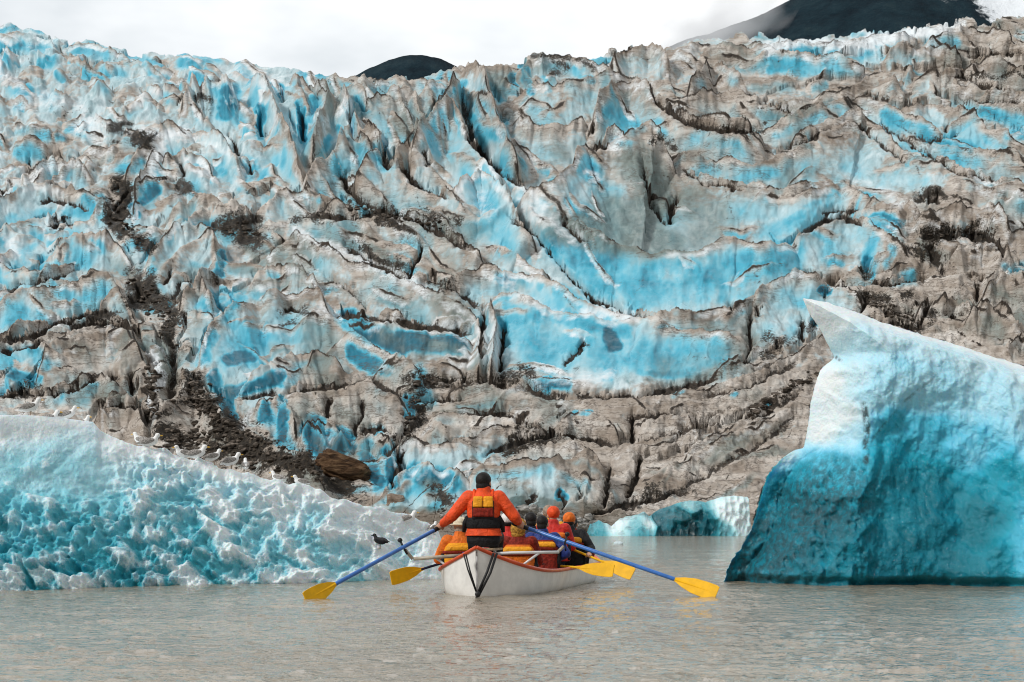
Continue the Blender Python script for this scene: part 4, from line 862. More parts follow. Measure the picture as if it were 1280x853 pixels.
# ------------------------------------------------------------------ plain materials of made things
def mat(name, col, rough=.5, var=.12, sc=20, spec=.4, bump=.0, metal=0.0, wrinkle=False):
    g = NT(name); tc = g.t.nodes.new('ShaderNodeTexCoord'); v = tc.outputs['Object']
    n = g.noise(sc, 4, .6, v)
    c2 = tuple(max(0, c * (1 - var * 2)) for c in col); c1 = tuple(min(1, c * (1 + var)) for c in col)
    cc = g.mix(g.smooth(n, .35, .65), c2, c1); nm = None
    if wrinkle:
        w = g.noise(9, 3, .6, v, 1.2); nm = g.bump(g.math('ADD', w, g.math('MULTIPLY', n, .15)), .8, .03)
    elif bump: nm = g.bump(n, bump, .01)
    return g.fin(cc, rough, nm, spec, Metallic=metal)
M = dict(
 skin=mat('skin', (.52, .30, .20), .5, .06), orange=mat('orange_nylon', (.84, .085, .015), .6, .10, 14, .3, wrinkle=True), black=mat('black_nylon', (.010, .010, .012), .7, .2, 20, .3, wrinkle=True),
 yellow=mat('yellow_nylon', (.86, .36, .012), .6, .08, 20, .3, wrinkle=True), vest=mat('vest_orange', (.78, .17, .015), .65, .12, 16, .3, wrinkle=True), darkred=mat('vest_dark_red', (.24, .022, .012), .7, .2, 30, .2, wrinkle=True),
 red=mat('red_jacket', (.60, .03, .02), .6, .1, 14, .3, wrinkle=True), blue=mat('blue_jacket', (.018, .040, .21), .55, .15, 14, .3, wrinkle=True), navy=mat('navy_cloth', (.012, .018, .05), .7, .2, 14, .3, wrinkle=True),
 cream=mat('cream_cotton', (.72, .64, .48), .8, .08, 20, .2, wrinkle=True), white=mat('white_cotton', (.80, .79, .77), .8, .04, 20, .2, wrinkle=True), brown=mat('knit_brown_yellow', (.50, .27, .055), .9, .25, 30, .1, wrinkle=True), tanhat=mat('tan_felt', (.36, .28, .22), .9, .15, 20, .1),
 hair=mat('dark_hair', (.012, .009, .008), .6, .3, 60, .3, .5), eye=mat('eye_dark', (.05, .035, .025), .15, 0), oarblue=mat('blue_oar_shaft', (.045, .17, .52), .3, .08, 12, .5), blade=mat('yellow_blade', (.93, .50, .005), .55, .05, 9, .25),
 hull=mat('white_hull', (.86, .845, .81), .35, .05, 5, .5), gun=mat('orange_red_rail', (.66, .085, .02), .4, .08, 8, .5), alu=mat('painted_tube', (.74, .74, .74), .3, .05, 8, .5), alud=mat('worn_tube', (.42, .37, .29), .4, .15, 8, .5), inner=mat('hull_inside', (.42, .38, .33), .6, .1, 8),
 rubber=mat('black_rubber', (.012, .012, .013), .5, .2, 20, .4), wood=mat('seat_wood', (.42, .30, .18), .5, .2, 12), gw=mat('gull_white', (.88, .88, .87), .8, .04, 40, .2), gg=mat('gull_grey', (.36, .335, .315), .8, .28, 55, .2), bill=mat('bill_yellow', (.80, .45, .03), .4, .05), leg=mat('bird_leg', (.32, .22, .14), .5, .1), ink=mat('black_feathers', (.009, .009, .011), .6, .3, 40, .3), strapblue=mat('blue_webbing', (.03, .05, .22), .6, .1),
)
# ------------------------------------------------------------------ modelling helpers
class Blob:
    def __init__(s): s.bm = bmesh.new()
    def ell(s, c, r, q=None, seg=18):
        m = Matrix.Translation(Vector(c)) @ (q.to_matrix().to_4x4() if q else Matrix.Identity(4)) @ Matrix.Diagonal((*r, 1))
        bmesh.ops.create_uvsphere(s.bm, u_segments=seg, v_segments=max(8, seg * 2 // 3), radius=1, matrix=m); return s
    def cap(s, a, b, r1, r2=None, seg=14, ends=True):
        a = Vector(a); b = Vector(b); r2 = r1 if r2 is None else r2; d = b - a; L = d.length
        if L < 1e-6: return s
        q = d.to_track_quat('Z', 'Y'); prof = []
        if ends: prof += [(-r1 * math.cos(t), r1 * math.sin(t)) for t in (0.001, .5, 1.0)]
        else: prof += [(0, .0001)]
        prof += [(0, r1), (L * .5, (r1 + r2) / 2), (L, r2)]
        if ends: prof += [(L + r2 * math.sin(t), r2 * math.cos(t)) for t in (.55, 1.1, 1.57)]
        else: prof += [(L, .0001)]
        rings = [[s.bm.verts.new(a + q @ Vector((rr * math.cos(k * 2 * math.pi / seg), rr * math.sin(k * 2 * math.pi / seg), z))) for k in range(seg)] for z, rr in prof]
        s._skin(rings); return s
    def _skin(s, rings, closed=True):
        n = len(rings[0])
        for i in range(len(rings) - 1):
            for k in range(n): s.bm.faces.new((rings[i][k], rings[i][(k + 1) % n], rings[i + 1][(k + 1) % n], rings[i + 1][k]))
        if closed:
            s.bm.faces.new(list(reversed(rings[0]))); s.bm.faces.new(rings[-1])
    def loft(s, rings, n=30, e=2.4, f=None):
        """rings: (cx, cy, cz, rx, ry)"""
        R = []
        for (cx, cy, cz, rx, ry) in rings:
            ring = []
            for k in range(n):
                t = 2 * math.pi * k / n; c = math.cos(t); q = math.sin(t)
                p = Vector((cx + rx * math.copysign(abs(c) ** (2 / e), c), cy + ry * math.copysign(abs(q) ** (2 / e), q), cz))
                ring.append(s.bm.verts.new(f(p) if f else p))
            R.append(ring)
        s._skin(R); return s
    def tube(s, pts, r, seg=10):
        pts = [Vector(p) for p in pts]; R = []
        for i, p in enumerate(pts):
            d = (pts[min(i + 1, len(pts) - 1)] - pts[max(i - 1, 0)]).normalized(); q = d.to_track_quat('Z', 'Y'); rr = r[i] if isinstance(r, (list, tuple)) else r
            R.append([s.bm.verts.new(p + q @ Vector((rr * math.cos(k * 2 * math.pi / seg), rr * math.sin(k * 2 * math.pi / seg), 0))) for k in range(seg)])
        s._skin(R); return s
    def slab(s, pts, th, nrm):
        """closed outline pts given thickness th along nrm"""
        n = Vector(nrm).normalized() * th / 2
        a = [s.bm.verts.new(Vector(p) + n) for p in pts]; b = [s.bm.verts.new(Vector(p) - n) for p in pts]
        s.bm.faces.new(a); s.bm.faces.new(list(reversed(b)))
        for i in range(len(pts)): s.bm.faces.new((a[i], b[i], b[(i + 1) % len(pts)], a[(i + 1) % len(pts)]))
        return s
    def make(s, name, m, parent=None, smooth=True, bevel=0):
        bmesh.ops.recalc_face_normals(s.bm, faces=s.bm.faces)
        if bevel: bmesh.ops.bevel(s.bm, geom=list(s.bm.edges), offset=bevel, segments=2, affect='EDGES', clamp_overlap=True)
        me = bpy.data.meshes.new(name); s.bm.to_mesh(me); s.bm.free()
        return link_mesh(name, me, m, parent, smooth)
    def fuse(s, name, m, parent=None, vox=.008, sm=6):
        """melt everything into one continuous skin"""
        bmesh.ops.recalc_face_normals(s.bm, faces=s.bm.faces)
        me = bpy.data.meshes.new(name + '_raw'); s.bm.to_mesh(me); s.bm.free()
        t = bpy.data.objects.new(name + '_raw', me); COL.objects.link(t)
        r = t.modifiers.new('r', 'REMESH'); r.mode = 'VOXEL'; r.voxel_size = vox
        k = t.modifiers.new('s', 'SMOOTH'); k.factor = .5; k.iterations = sm
        bpy.context.view_layer.update()
        dg = bpy.context.evaluated_depsgraph_get(); out = bpy.data.meshes.new_from_object(t.evaluated_get(dg)); out.name = name
        bpy.data.objects.remove(t); bpy.data.meshes.remove(me)
        return link_mesh(name, out, m, parent)
def empty(name, loc, label=None, cat=None, group=None):
    o = bpy.data.objects.new(name, None); COL.objects.link(o); o.location = loc; o.empty_display_size = .1
    return tag(o, label, cat, group)

# ------------------------------------------------------------------ boulder, stones, gravel
def rock(name, loc, size, seed, m, label=None, cat=None, rotz=0, rx=0):
    bm = bmesh.new(); bmesh.ops.create_icosphere(bm, subdivisions=5, radius=1)
    from mathutils import noise as mn
    for v in bm.verts:
        p = v.co.copy(); o = Vector((seed * 3.1, seed, 0))
        q = Vector((math.copysign(abs(p.x) ** .5, p.x), math.copysign(abs(p.y) ** .6, p.y), math.copysign(abs(p.z) ** .55, p.z)))
        d = 1 + .16 * mn.fractal(p * 1.4 + o, .8, 2, 4) + .05 * mn.fractal(Vector((p.x * 2, p.y * 2, p.z * 9)) + o, .8, 2, 3)
        v.co = Vector((q.x * size[0], q.y * size[1], q.z * size[2])) * d * .5
    me = bpy.data.meshes.new(name); bm.to_mesh(me); bm.free()
    o = link_mesh(name, me, m); o.location = loc; o.rotation_euler = (rx, rad(rotz), 0)
    return tag(o, label, cat)
def rock_mat(name, a, b, c):
    g = NT(name); p = g.pos((1, 1, 4), (0, rad(-25), 0)); n = g.noise(1.4, 6, .65, p, .5)
    return g.fin(g.ramp(n, [(.32, a), (.5, b), (.68, c)]), .85, g.bump(n, .9, .25), .25)
BR = rock_mat('brown_boulder_stone', (.014, .008, .005), (.095, .050, .024), (.24, .15, .08)); TR = rock_mat('tan_stone', (.10, .07, .05), (.30, .23, .18), (.45, .38, .32))
h = hit(430, 584) or at(430, 584, 112)
rock('boulder', h + Vector((0, -1.0, .0)), (3.0, 2.2, 1.4), 4, BR, 'big dark brown layered boulder lying on the rubble slope', 'boulder', 22)
h = hit(494, 634) or at(494, 634, 108)
rock('rock', at(494, 627, 106.2), (.95, .8, .8), 9, TR, 'small tan rock beside the two gulls near the rower', 'rock', 10)
def scatter(name, patches, n, size, m, seed, label, cat):
    rnd = random.Random(seed); bm = bmesh.new()
    base = bmesh.new(); bmesh.ops.create_icosphere(base, subdivisions=1, radius=1)
    bv = [v.co.copy() for v in base.verts]; bf = [[v.index for v in f.verts] for f in base.faces]; base.free()
    V = []; Fc = []
    tot = sum(math.hypot(p[-1][0] - p[0][0], p[-1][1] - p[0][1]) * w for w, p in patches)
    for w, p in patches:
        k = int(n * math.hypot(p[-1][0] - p[0][0], p[-1][1] - p[0][1]) * w / tot) + 6
        for _ in range(k):
            i = rnd.randrange(len(p) - 1); t = rnd.random(); q = [p[i][j] + (p[i + 1][j] - p[i][j]) * t for j in (0, 1)]
            h = hit(q[0] + rnd.gauss(0, w * .55), q[1] + rnd.gauss(0, w * .45))
            if h is None: continue
            s = size * (.28 + 2.6 * rnd.random() ** 5); sc = Vector((s * rnd.uniform(.8, 1.6), s, s * rnd.uniform(.45, .8)))
            R = Matrix.Rotation(rnd.random() * 6.28, 3, 'Z') @ Matrix.Rotation(rnd.uniform(-.5, .5), 3, 'X')
            o = len(V)
            for c in bv:
                V.append(h + R @ Vector((c.x * sc.x * rnd.uniform(.75, 1.2), c.y * sc.y * rnd.uniform(.75, 1.2), c.z * sc.z * rnd.uniform(.75, 1.2))))
            Fc += [[o + a for a in f] for f in bf]
    me = bpy.data.meshes.new(name); me.from_pydata([tuple(v) for v in V], [], Fc)
    o = link_mesh(name, me, m, smooth=False); tag(o, label, cat, kind='stuff')
scatter('rubble', [(15, [(240, 480), (250, 505), (290, 535), (340, 565), (420, 602)]), (22, [(215, 545), (260, 555), (330, 575)]), (9, [(150, 245), (146, 270), (180, 310)]), (12, [(165, 355), (200, 385), (215, 425)]), (10, [(285, 283), (325, 292)]),
 (10, [(510, 478), (550, 476)]), (9, [(520, 500), (505, 545)]), (8, [(440, 262), (560, 282)]), (9, [(1150, 290), (1240, 290)]), (10, [(1080, 368), (1150, 405)]), (9, [(930, 520), (1020, 470)]), (9, [(190, 450), (190, 520)])], 2600, .105,
 rock_mat('rubble_stone', (.012, .010, .008), (.055, .043, .032), (.30, .25, .21)), 5, 'dark loose rubble and stones spread down the ice slope', 'rubble')
scatter('gravel', [(9, [(590, 652), (660, 650), (745, 655)]), (6, [(640, 640), (700, 645)]), (7, [(560, 645), (640, 655)])], 1700, .13, rock_mat('gravel_stone', (.09, .085, .08), (.36, .35, .33), (.62, .61, .59)), 6, 'grey gravel beach at the foot of the glacier behind the boat', 'gravel')

# ------------------------------------------------------------------ canoe
PHI = rad(10.2); P0 = at(595.5, 685, 24.75); P0.z = 0
AX = Vector((math.sin(PHI), math.cos(PHI), 0)); LT = Vector((math.cos(PHI), -math.sin(PHI), 0))
def B(s, r, z): return P0 + AX * s + LT * r + Vector((0, 0, z))
CL = 7.4
def beam(s):
    u = min(s, CL - s) / 3.5; return .74 * max(0.0, 1 - max(0, 1 - u) ** 7.3)
def sheer(s): u = min(s, CL - s); return .265 + .335 * math.exp(-u / .42)
def build_canoe():
    c = empty('canoe', P0, 'long white canoe with an orange rail, loaded with paddlers in life vests', 'canoe')
    def loc(s, r, z): return B(s, r, z) - P0
    ss = [CL * .5 * (1 - math.cos(math.pi * k / 90)) for k in range(91)]
    def shell(name, inset, m, zk):
        bm = bmesh.new(); R = []; nt = 16
        for s in ss:
            b = max(.012, beam(s) - inset); g = sheer(s) - (.0 if inset == 0 else .004); rake = .05
            ring = []
            for k in range(-nt, nt + 1):
                t = 1 - abs(k) / nt; rr = b * (1 - .10 * t) * max(0, 1 - t ** 7) ** .5; z = g - (g - zk) * t
                end = (1 - min(1, min(s, CL - s) / .3)) * rake * t * (1 if s < CL / 2 else -1)
                ring.append(bm.verts.new(loc(s + end, math.copysign(rr, k) if k else 0, z)))
            R.append(ring)
        for i in range(len(R) - 1):
            for k in range(2 * nt): bm.faces.new((R[i][k], R[i][k + 1], R[i + 1][k + 1], R[i + 1][k]))
        bmesh.ops.remove_doubles(bm, verts=bm.verts, dist=.0008)
        bmesh.ops.recalc_face_normals(bm, faces=bm.faces)
        me = bpy.data.meshes.new(name); bm.to_mesh(me); bm.free(); return link_mesh(name, me, m, c)
    shell('hull', 0, M['hull'], -.13); shell('hull_lining', .022, M['inner'], -.09)
    for sd in (-1, 1):
        Blob().tube([loc(s, sd * (beam(s) + .004), sheer(s) + .008) for s in ss], .024, 8).make('gunwale', M['gun'], c)
    for s in (1.75, 2.7, 3.6, 4.6, 5.6): Blob().slab([loc(s - .12, -beam(s) + .03, .15), loc(s - .12, beam(s) - .03, .15), loc(s + .12, beam(s) - .03, .15), loc(s + .12, -beam(s) + .03, .15)], .03, (0, 0, 1)).make('thwart', M['wood'], c, False)
    # rower's seat on two posts
    st = Blob().slab([loc(.42, -.17, .575), loc(.42, .13, .575), loc(.95, .16, .575), loc(.95, -.22, .575)], .03, (0, 0, 1)).make('seat', M['wood'], c, False, .006)
    for r in (-.13, .10): Blob().cap(loc(.7, r, .0), loc(.7, r, .56), .02).make('seat_post', M['alu'], st)
    # outrigger frame and its locks
    yf = 25.36; w = lambda x, y, Y=yf: at(x, y, Y) - P0
    fr = Blob().tube([w(579, 694.3), w(640, 691.3), w(699, 690.3)], .020).make('outrigger_frame', M['alu'], c)
    Blob().tube([w(517, 698.8, 25.28), w(560, 695.8), w(583, 694.2)], .024).make('worn_tube', M['alud'], fr)
    Blob().tube([w(545, 698), w(566, 713)], .014).make('strut', M['alu'], fr); Blob().tube([w(674, 691.5), w(646, 712)], .016).make('strut', M['alu'], fr)
    for (x, y, x2, y2, xt, yt, Y) in ((516, 699, 506, 687, 500, 675.5, 25.27), (697, 690.5, 705, 683, 709, 668, 25.5)):
        k = Blob().tube([w(x, y, Y), w(x2, y2, Y)], .022).make('oarlock_arm', M['alud'], fr)
        b = Blob(); b.tube([w(x2 + (3 if x < 600 else 2), y2 + 6, Y - .04), w(x2 - (2 if x < 600 else -1), y2 - 3, Y - .04), w(xt, yt, Y - .04)], .014); b.ell(w(xt, yt, Y - .04), (.032, .03, .03)); b.make('oarlock', M['rubber'], fr)
    for pts, r in ((((581, 693, 24.70), (586, 712, 24.66), (596, 741, 24.60)), .012), (((619, 692, 24.78), (611, 715, 24.68), (598, 742, 24.60)), .020)):
        b = Blob(); q = [at(*p) - P0 for p in pts]
        for dx in (-.013, .013): b.tube([v + Vector((dx * (1 if i < 2 else .4) * (1.6 if r > .015 else 1), 0, -.01 * i * (dx > 0))) for i, v in enumerate(q)], r * .8, 8)
        b.make('strap', M['rubber'], c)
    Blob().ell(at(597.2, 743, 24.58) - P0, (.035, .03, .04)).cap(at(596, 744, 24.57) - P0, at(595, 749, 24.57) - P0, .012).make('strap_knot', M['rubber'], c)
    Blob().tube([at(581, 690.5, 25.32) - P0, at(581, 697, 25.32) - P0], .03).make('strap_clip', M['strapblue'], c)
    return c
CANOE = build_canoe()

# ------------------------------------------------------------------ oars and paddles
def oar(name, hand, tip, r, shaft_m, lb, wb, label, cat, group, over=.14, grip=True):
    hand = Vector(hand); tip = Vector(tip); d = (tip - hand).normalized()
    root = empty(name, hand, label, cat, group)
    L = (tip - hand).length
    Blob().cap(-d * over, d * (L - lb + .05), r).make('shaft', shaft_m, root)
    if grip: Blob().cap(-d * (over + .02), d * .10, r * 1.12).make('grip', M['rubber'], root)
    else: Blob().cap(-d * (over + .01) + Vector((0, 0, .04)), -d * (over + .01) - Vector((0, 0, .04)), r * 1.2).make('grip', M['blade'], root)
    side = d.cross(Vector((0, 1, 0))).normalized(); side = (side + Vector((0, .25, 0))).normalized(); side = (side - d * side.dot(d)).normalized(); nrm = d.cross(side)
    prof = [(0, .14), (.12, .26), (.28, .62), (.5, .92), (.75, 1.0), (.94, .97), (1.0, .86)]
    o = L - lb; pts = [d * (o + lb * t) + side * wb / 2 * q for t, q in prof] + [d * (o + lb * t) - side * wb / 2 * q for t, q in reversed(prof)]
    bl = Blob().slab(pts, .016, nrm); bl.cap(d * (o - .02), d * (o + lb * .82), r * .85, r * .35); bl.make('blade', M['blade'], root, False)
    return root, d
LH, RH = at(548.5, 660, 25.75), at(652, 658, 25.75)
_, dL = oar('oar', LH, at(382, 750.5, 23.9), .026, M['oarblue'], .60, .215, 'blue oar with yellow blade dipping at the left of the canoe', 'oar', "rower's oars", .10)
_, dR = oar('oar', RH, at(896, 742.5, 24.6), .026, M['oarblue'], .64, .21, 'blue oar with yellow blade reaching out to the right of the canoe', 'oar', "rower's oars", .10)
PA = oar('paddle', at(592, 692, 27.15), at(488.5, 723.5, 26.55), .017, M['navy'], .52, .20, 'yellow paddle with dark shaft held out over the left side', 'paddle', "passengers' paddles", .1, False)
PD = oar('paddle', at(668, 705, 27.7), at(767, 713.5, 27.1), .017, M['blade'], .58, .19, 'yellow paddle lying along the right rail, nearer the hull', 'paddle', "passengers' paddles", .1, False)
PF = oar('paddle', at(706, 683, 28.7), at(791, 718, 28.1), .017, M['blade'], .56, .20, 'yellow paddle reaching furthest past the right rail, below the blue oar', 'paddle', "passengers' paddles", .1, False)

# ------------------------------------------------------------------ people
def ik(Sh, T, l1, l2, pole):
    d = T - Sh; D = min(d.length, (l1 + l2) * .995); dn = d.normalized()
    a = (l1 * l1 - l2 * l2 + D * D) / (2 * D); hgt = math.sqrt(max(0, l1 * l1 - a * a))
    p = (pole - dn * pole.dot(dn)).normalized()
    return Sh + dn * a + p * hgt, Sh + dn * D
def grip_hand(b, T, d, wrist, k, r):
    """palm and five fingers closed round a shaft of radius r running along d through T"""
    d = d.normalized(); out = (wrist - T); out = (out - d * out.dot(d)).normalized(); up = d.cross(out).normalized()
    pc = T + out * (r + .014 * k)
    b.ell(pc, (.040 * k, .020 * k, .040 * k), Matrix((d, out, up)).transposed().to_quaternion(), 14); b.cap(wrist, pc, .026 * k, .026 * k)
    lens = [.78, .95, 1.0, .88]
    for i in range(4):
        o = d * ((i - 1.5) * .021 * k); rr = r + .0085 * k; prev = None
        for j in range(6):
            a = .45 + lens[i] * 2.6 * j / 5
            p = T + o + (out * math.cos(a) + up * math.sin(a)) * rr
            if prev is not None: b.cap(prev, p, .0088 * k * (1 - .05 * j), .0085 * k * (1 - .06 * j), 8)
            prev = p
    prev = pc - d * .036 * k
    for j in range(4):
        a = -.5 - 1.5 * j / 3; p = T - d * (.040 * k) + (out * math.cos(a) + up * math.sin(a)) * (r + .011 * k)
        b.cap(prev, p, .0115 * k, .0105 * k, 8); prev = p
def person(origin, yaw, k, label, hands, jacket, trousers, vest, hat, lean=0.0, turn=0.0, group=None, shrug=0.0, vox=.008, shaft_r=.017, big=1.0, hem=.05):
    root = empty('person', origin, label, 'person', group); root.rotation_euler = (0, 0, yaw)
    inv = Matrix.Rotation(-yaw, 3, 'Z')
    def f(p):
        p = Vector(p)
        if p.z > .1:
            dz = p.z - .1; p = Vector((p.x, p.y * math.cos(lean) + math.sin(lean) * dz, .1 + dz * math.cos(lean) - p.y * math.sin(lean)))
        return p * k
    loc = [(inv @ (Vector(h) - Vector(origin))) for h, d in hands]; hd = [inv @ d for h, d in hands]
    SH = [f((sx * .175, 0, .515 + shrug)) for sx in (-1, 1)]
    EL = []; WR = []; TT = []
    for i, sx in enumerate((-1, 1)):
        T = loc[i]; v = T - SH[i]; reach = (.285 + .26 + .085) * k
        Wt = T - v.normalized() * .075 * k
        e, w = ik(SH[i], Wt, .285 * k, .26 * k, Vector((sx * .6, -.25, -.75))); EL.append(e); WR.append(w); TT.append(T)
    hc = f((0, .015, .705 + shrug * .3)); hq = Matrix.Rotation(turn, 4, 'Z').to_quaternion()
    def hp(x, y, z): return hc + hq @ (Vector((x, y, z)) * k)
    # body
    b = Blob()
    b.ell(hc + Vector((0, 0, .02 * k)), (.076 * k, .094 * k, .095 * k), hq); b.ell(hp(0, .025, -.05), (.056 * k, .066 * k, .066 * k), hq)
    b.cap(hp(0, .088, .012), hp(0, .106, -.022), .011 * k, .017 * k); b.ell(hp(0, .088, -.058), (.026 * k, .012 * k, .011 * k), hq); b.ell(hp(0, .075, -.092), (.026 * k, .022 * k, .018 * k), hq)
    for sx in (-1, 1): b.ell(hp(sx * .078, -.005, -.008), (.012 * k, .022 * k, .034 * k), hq); b.ell(hp(sx * .03, .083, .028), (.024 * k, .012 * k, .010 * k), hq)
    b.cap(f((0, -.01, .52)), hp(0, -.01, -.05), .056 * k, .054 * k)
    b.loft([(0, 0, .0, .15, .10), (0, 0, .10, .16, .11), (0, 0, .24, .135, .09), (0, 0, .40, .16, .11), (0, 0, .50 + shrug, .15, .085), (0, 0, .57 + shrug, .06, .06)], f=f)
    KN = [f((sx * .14, .44, .12)) for sx in (-1, 1)]; FT = [f((sx * .13, .50, .12)) + Vector((0, .02, -.36 * k)) for sx in (-1, 1)]
    for i, sx in enumerate((-1, 1)):
        b.cap(SH[i], EL[i], .050 * k, .040 * k); b.cap(EL[i], WR[i], .040 * k, .027 * k)
        grip_hand(b, TT[i], hd[i], WR[i], k * 1.05, shaft_r)
        b.cap(f((sx * .09, .02, .08)), KN[i], .075 * k, .055 * k); b.cap(KN[i], FT[i], .052 * k, .036 * k); b.cap(FT[i], FT[i] + Vector((0, .17 * k, -.03 * k)), .04 * k, .034 * k)
    body = b.fuse('body', M['skin'], root, vox * .72, 3)
    for sx in (-1, 1): Blob().ell(hp(sx * .03, .086, .012), (.012 * k, .008 * k, .008 * k), hq, 10).make('eye', M['eye'], root)
    # trousers, boots
    b = Blob(); b.loft([(0, 0, -.01, .17, .12), (0, 0, .06, .195, .14), (0, 0, .15, .185, .135), (0, 0, .24, .165, .12)], f=f)
    for i, sx in enumerate((-1, 1)): b.cap(f((sx * .09, .02, .08)), KN[i], .102 * k, .08 * k); b.cap(KN[i], FT[i] + Vector((0, 0, .06 * k)), .078 * k, .062 * k)
    b.fuse('trousers', trousers, root, vox * 1.2, 4)
    for i in (0, 1): Blob().cap(FT[i] + Vector((0, 0, .12 * k)), FT[i], .062 * k, .056 * k).cap(FT[i] + Vector((0, -.02, -.01)), FT[i] + Vector((0, .18 * k, -.03 * k)), .055 * k, .048 * k).fuse('boot', M['rubber'], root, .012, 3)
    # jacket
    b = Blob()
    b.loft([(0, 0, hem, .216 * big, .158), (0, 0, max(.12, hem + .03), .205 * big, .15), (0, 0, .23, .178 * big, .13), (0, 0, .36, .192 * big, .14), (0, 0, .46 + shrug * .7, .19, .135), (0, 0, .52 + shrug, .15, .115), (0, 0, .575 + shrug, .092, .09), (0, 0, .63 + shrug, .078, .082), (0, 0, .645 + shrug, .06, .066)], f=f, e=2.3)
    for i, sx in enumerate((-1, 1)):
        b.ell(SH[i] + Vector((-sx * .02, 0, -.005)) * k, (.088 * k, .085 * k, .082 * k)); b.cap(SH[i], EL[i], .082 * k, .068 * k); b.cap(EL[i], WR[i] + (EL[i] - WR[i]).normalized() * .015 * k, .068 * k, .048 * k)
        m1 = SH[i].lerp(EL[i], .55); b.ell(m1, (.08 * k, .078 * k, .07 * k)); m2 = EL[i].lerp(WR[i], .8); b.ell(m2, (.056 * k, .056 * k, .05 * k))
    jk = b.fuse('jacket', jacket, root, vox, 4)
    # life vest
    if vest == 'guide':
        v = Blob().loft([(0, 0, .20, .190, .148), (0, 0, .235, .200, .158), (0, 0, .30, .204, .162), (0, 0, .325, .196, .15)], f=f, e=2.6); v = v.fuse('life_vest', M['black'], root, .008, 3)
        def panel(name, m, z0, z1, hw, y0, th, par, e=4):
            q = Blob(); q.loft([(0, y0, z0, hw * .96, th * .7), (0, y0, z0 + .012, hw, th), (0, y0, z1 - .012, hw * .97, th), (0, y0, z1, hw * .9, th * .6)], f=f, e=e); return q.fuse(name, m, par, .006, 3)
        panel('back_panel', M['black'], .30, .52, .128, -.128, .038, v)
        panel('pocket', M['darkred'], .330, .432, .122, -.150, .036, v)
        for sx in (-1, 1):
            q = Blob(); q.loft([(sx * .060, -.150, .437, .052, .026), (sx * .060, -.152, .449, .057, .034), (sx * .058, -.140, .545, .055, .032), (sx * .057, -.128, .565, .048, .02)], f=f, e=4); q.fuse('yellow_panel', M['yellow'], v, .006, 2)
            Blob().tube([f((sx * .10, -.12, .50)), f((sx * .105, -.03, .60 + shrug * .8)), f((sx * .10, .09, .52)), f((sx * .10, .15, .34))], .019 * k, 8).make('shoulder_strap', M['orange'], v)
            Blob().tube([f((sx * .175, -.07, .33)), f((sx * .21, -.02, .26)), f((sx * .225, .0, .16))], [.030 * k, .034 * k, .02 * k], 8).make('side_strap', M['black'], v)
    elif vest:
        v = Blob().loft([(0, 0, .05, .235, .175), (0, 0, .07, .25, .190), (0, 0, .20, .24, .182), (0, 0, .34, .238, .182), (0, 0, .43, .205, .168), (0, 0, .48, .17, .14)], f=f, e=2.8).fuse('life_vest', vest[0], root, vox, 4)
        Blob().loft([(0, -.145, .37, .19, .05), (0, -.15, .39, .20, .062), (0, -.145, .43, .195, .062), (0, -.13, .455, .16, .04)], f=f, e=3).fuse('collar_pad', vest[1], v, vox, 3)
        Blob().loft([(0, -.03, .335, .232, .166), (0, -.03, .342, .242, .172), (0, -.03, .372, .238, .172), (0, -.03, .378, .22, .163)], f=f, e=2.8).make('red_band', M['darkred'] if vest[1] is not M['navy'] else M['black'], v)
        for sx in (-1, 1): Blob().tube([f((sx * .222, -.09, .07)), f((sx * .235, -.08, .2)), f((sx * .23, -.08, .34))], [.03 * k, .038 * k, .03 * k], 8).make('side_panel', M['black'], v)
        Blob().tube([f((.215 * math.cos(t), .18 * math.sin(t), .14)) for t in [math.pi * 2 * q / 24 for q in range(25)]], .012 * k, 6).make('belt', M['black'], v)
    # headwear
    if hat == 'hair':
        Blob().ell(hp(0, -.014, .035), (.084 * k, .098 * k, .093 * k), hq).ell(hp(0, -.05, -.03), (.07 * k, .055 * k, .07 * k), hq).fuse('hair', M['hair'], root, .007, 3)
    elif hat == 'cap_black':
        Blob().ell(hp(0, -.012, .038), (.088 * k, .104 * k, .092 * k), hq).ell(hp(0, -.05, -.03), (.074 * k, .056 * k, .075 * k), hq).ell(hp(.066, .0, -.02), (.022 * k, .04 * k, .06 * k), hq).fuse('hair', M['hair'], root, .007, 3)
    elif hat == 'sunhat':
        q = Blob(); q.ell(hp(0, -.005, .055), (.098 * k, .108 * k, .075 * k), hq); q.ell(hp(0, -.005, .022), (.150 * k, .155 * k, .014 * k), hq); q.fuse('hat', M['cream'], root, .008, 3)
        Blob().ell(hp(0, -.03, -.045), (.07 * k, .07 * k, .07 * k), hq).make('hair', M['tanhat'], root)
    else:
        q = Blob(); q.ell(hp(0, -.01, .04), (.094 * k, .110 * k, .096 * k), hq)
        if hat[0] == 'hood': q.ell(hp(0, -.03, -.02), (.105 * k, .10 * k, .11 * k), hq); q.ell(hp(0, -.04, -.09), (.09 * k, .08 * k, .06 * k), hq)
        if hat[0] == 'cap': q.ell(hp(0, .10, .025), (.07 * k, .07 * k, .012 * k), hq)
        q.fuse('hood' if hat[0] == 'hood' else 'hat', hat[1], root, .008, 3)
        if hat[0] == 'cap': Blob().ell(hp(0, -.045, -.02), (.072 * k, .06 * k, .06 * k), hq).make('hair', M['hair'], root)
    return root
PG = 'paddlers seated in the canoe'
ro = at(604.5, 683, 25.45)
person(ro, rad(-2), 1.12, 'person in orange jacket and black trousers rowing with both oars, back turned', [(LH, dL), (RH, dR)], M['orange'], M['black'], 'guide', 'cap_black', .03, -.35, None, .045, .0075, .026, 1.0, .115)
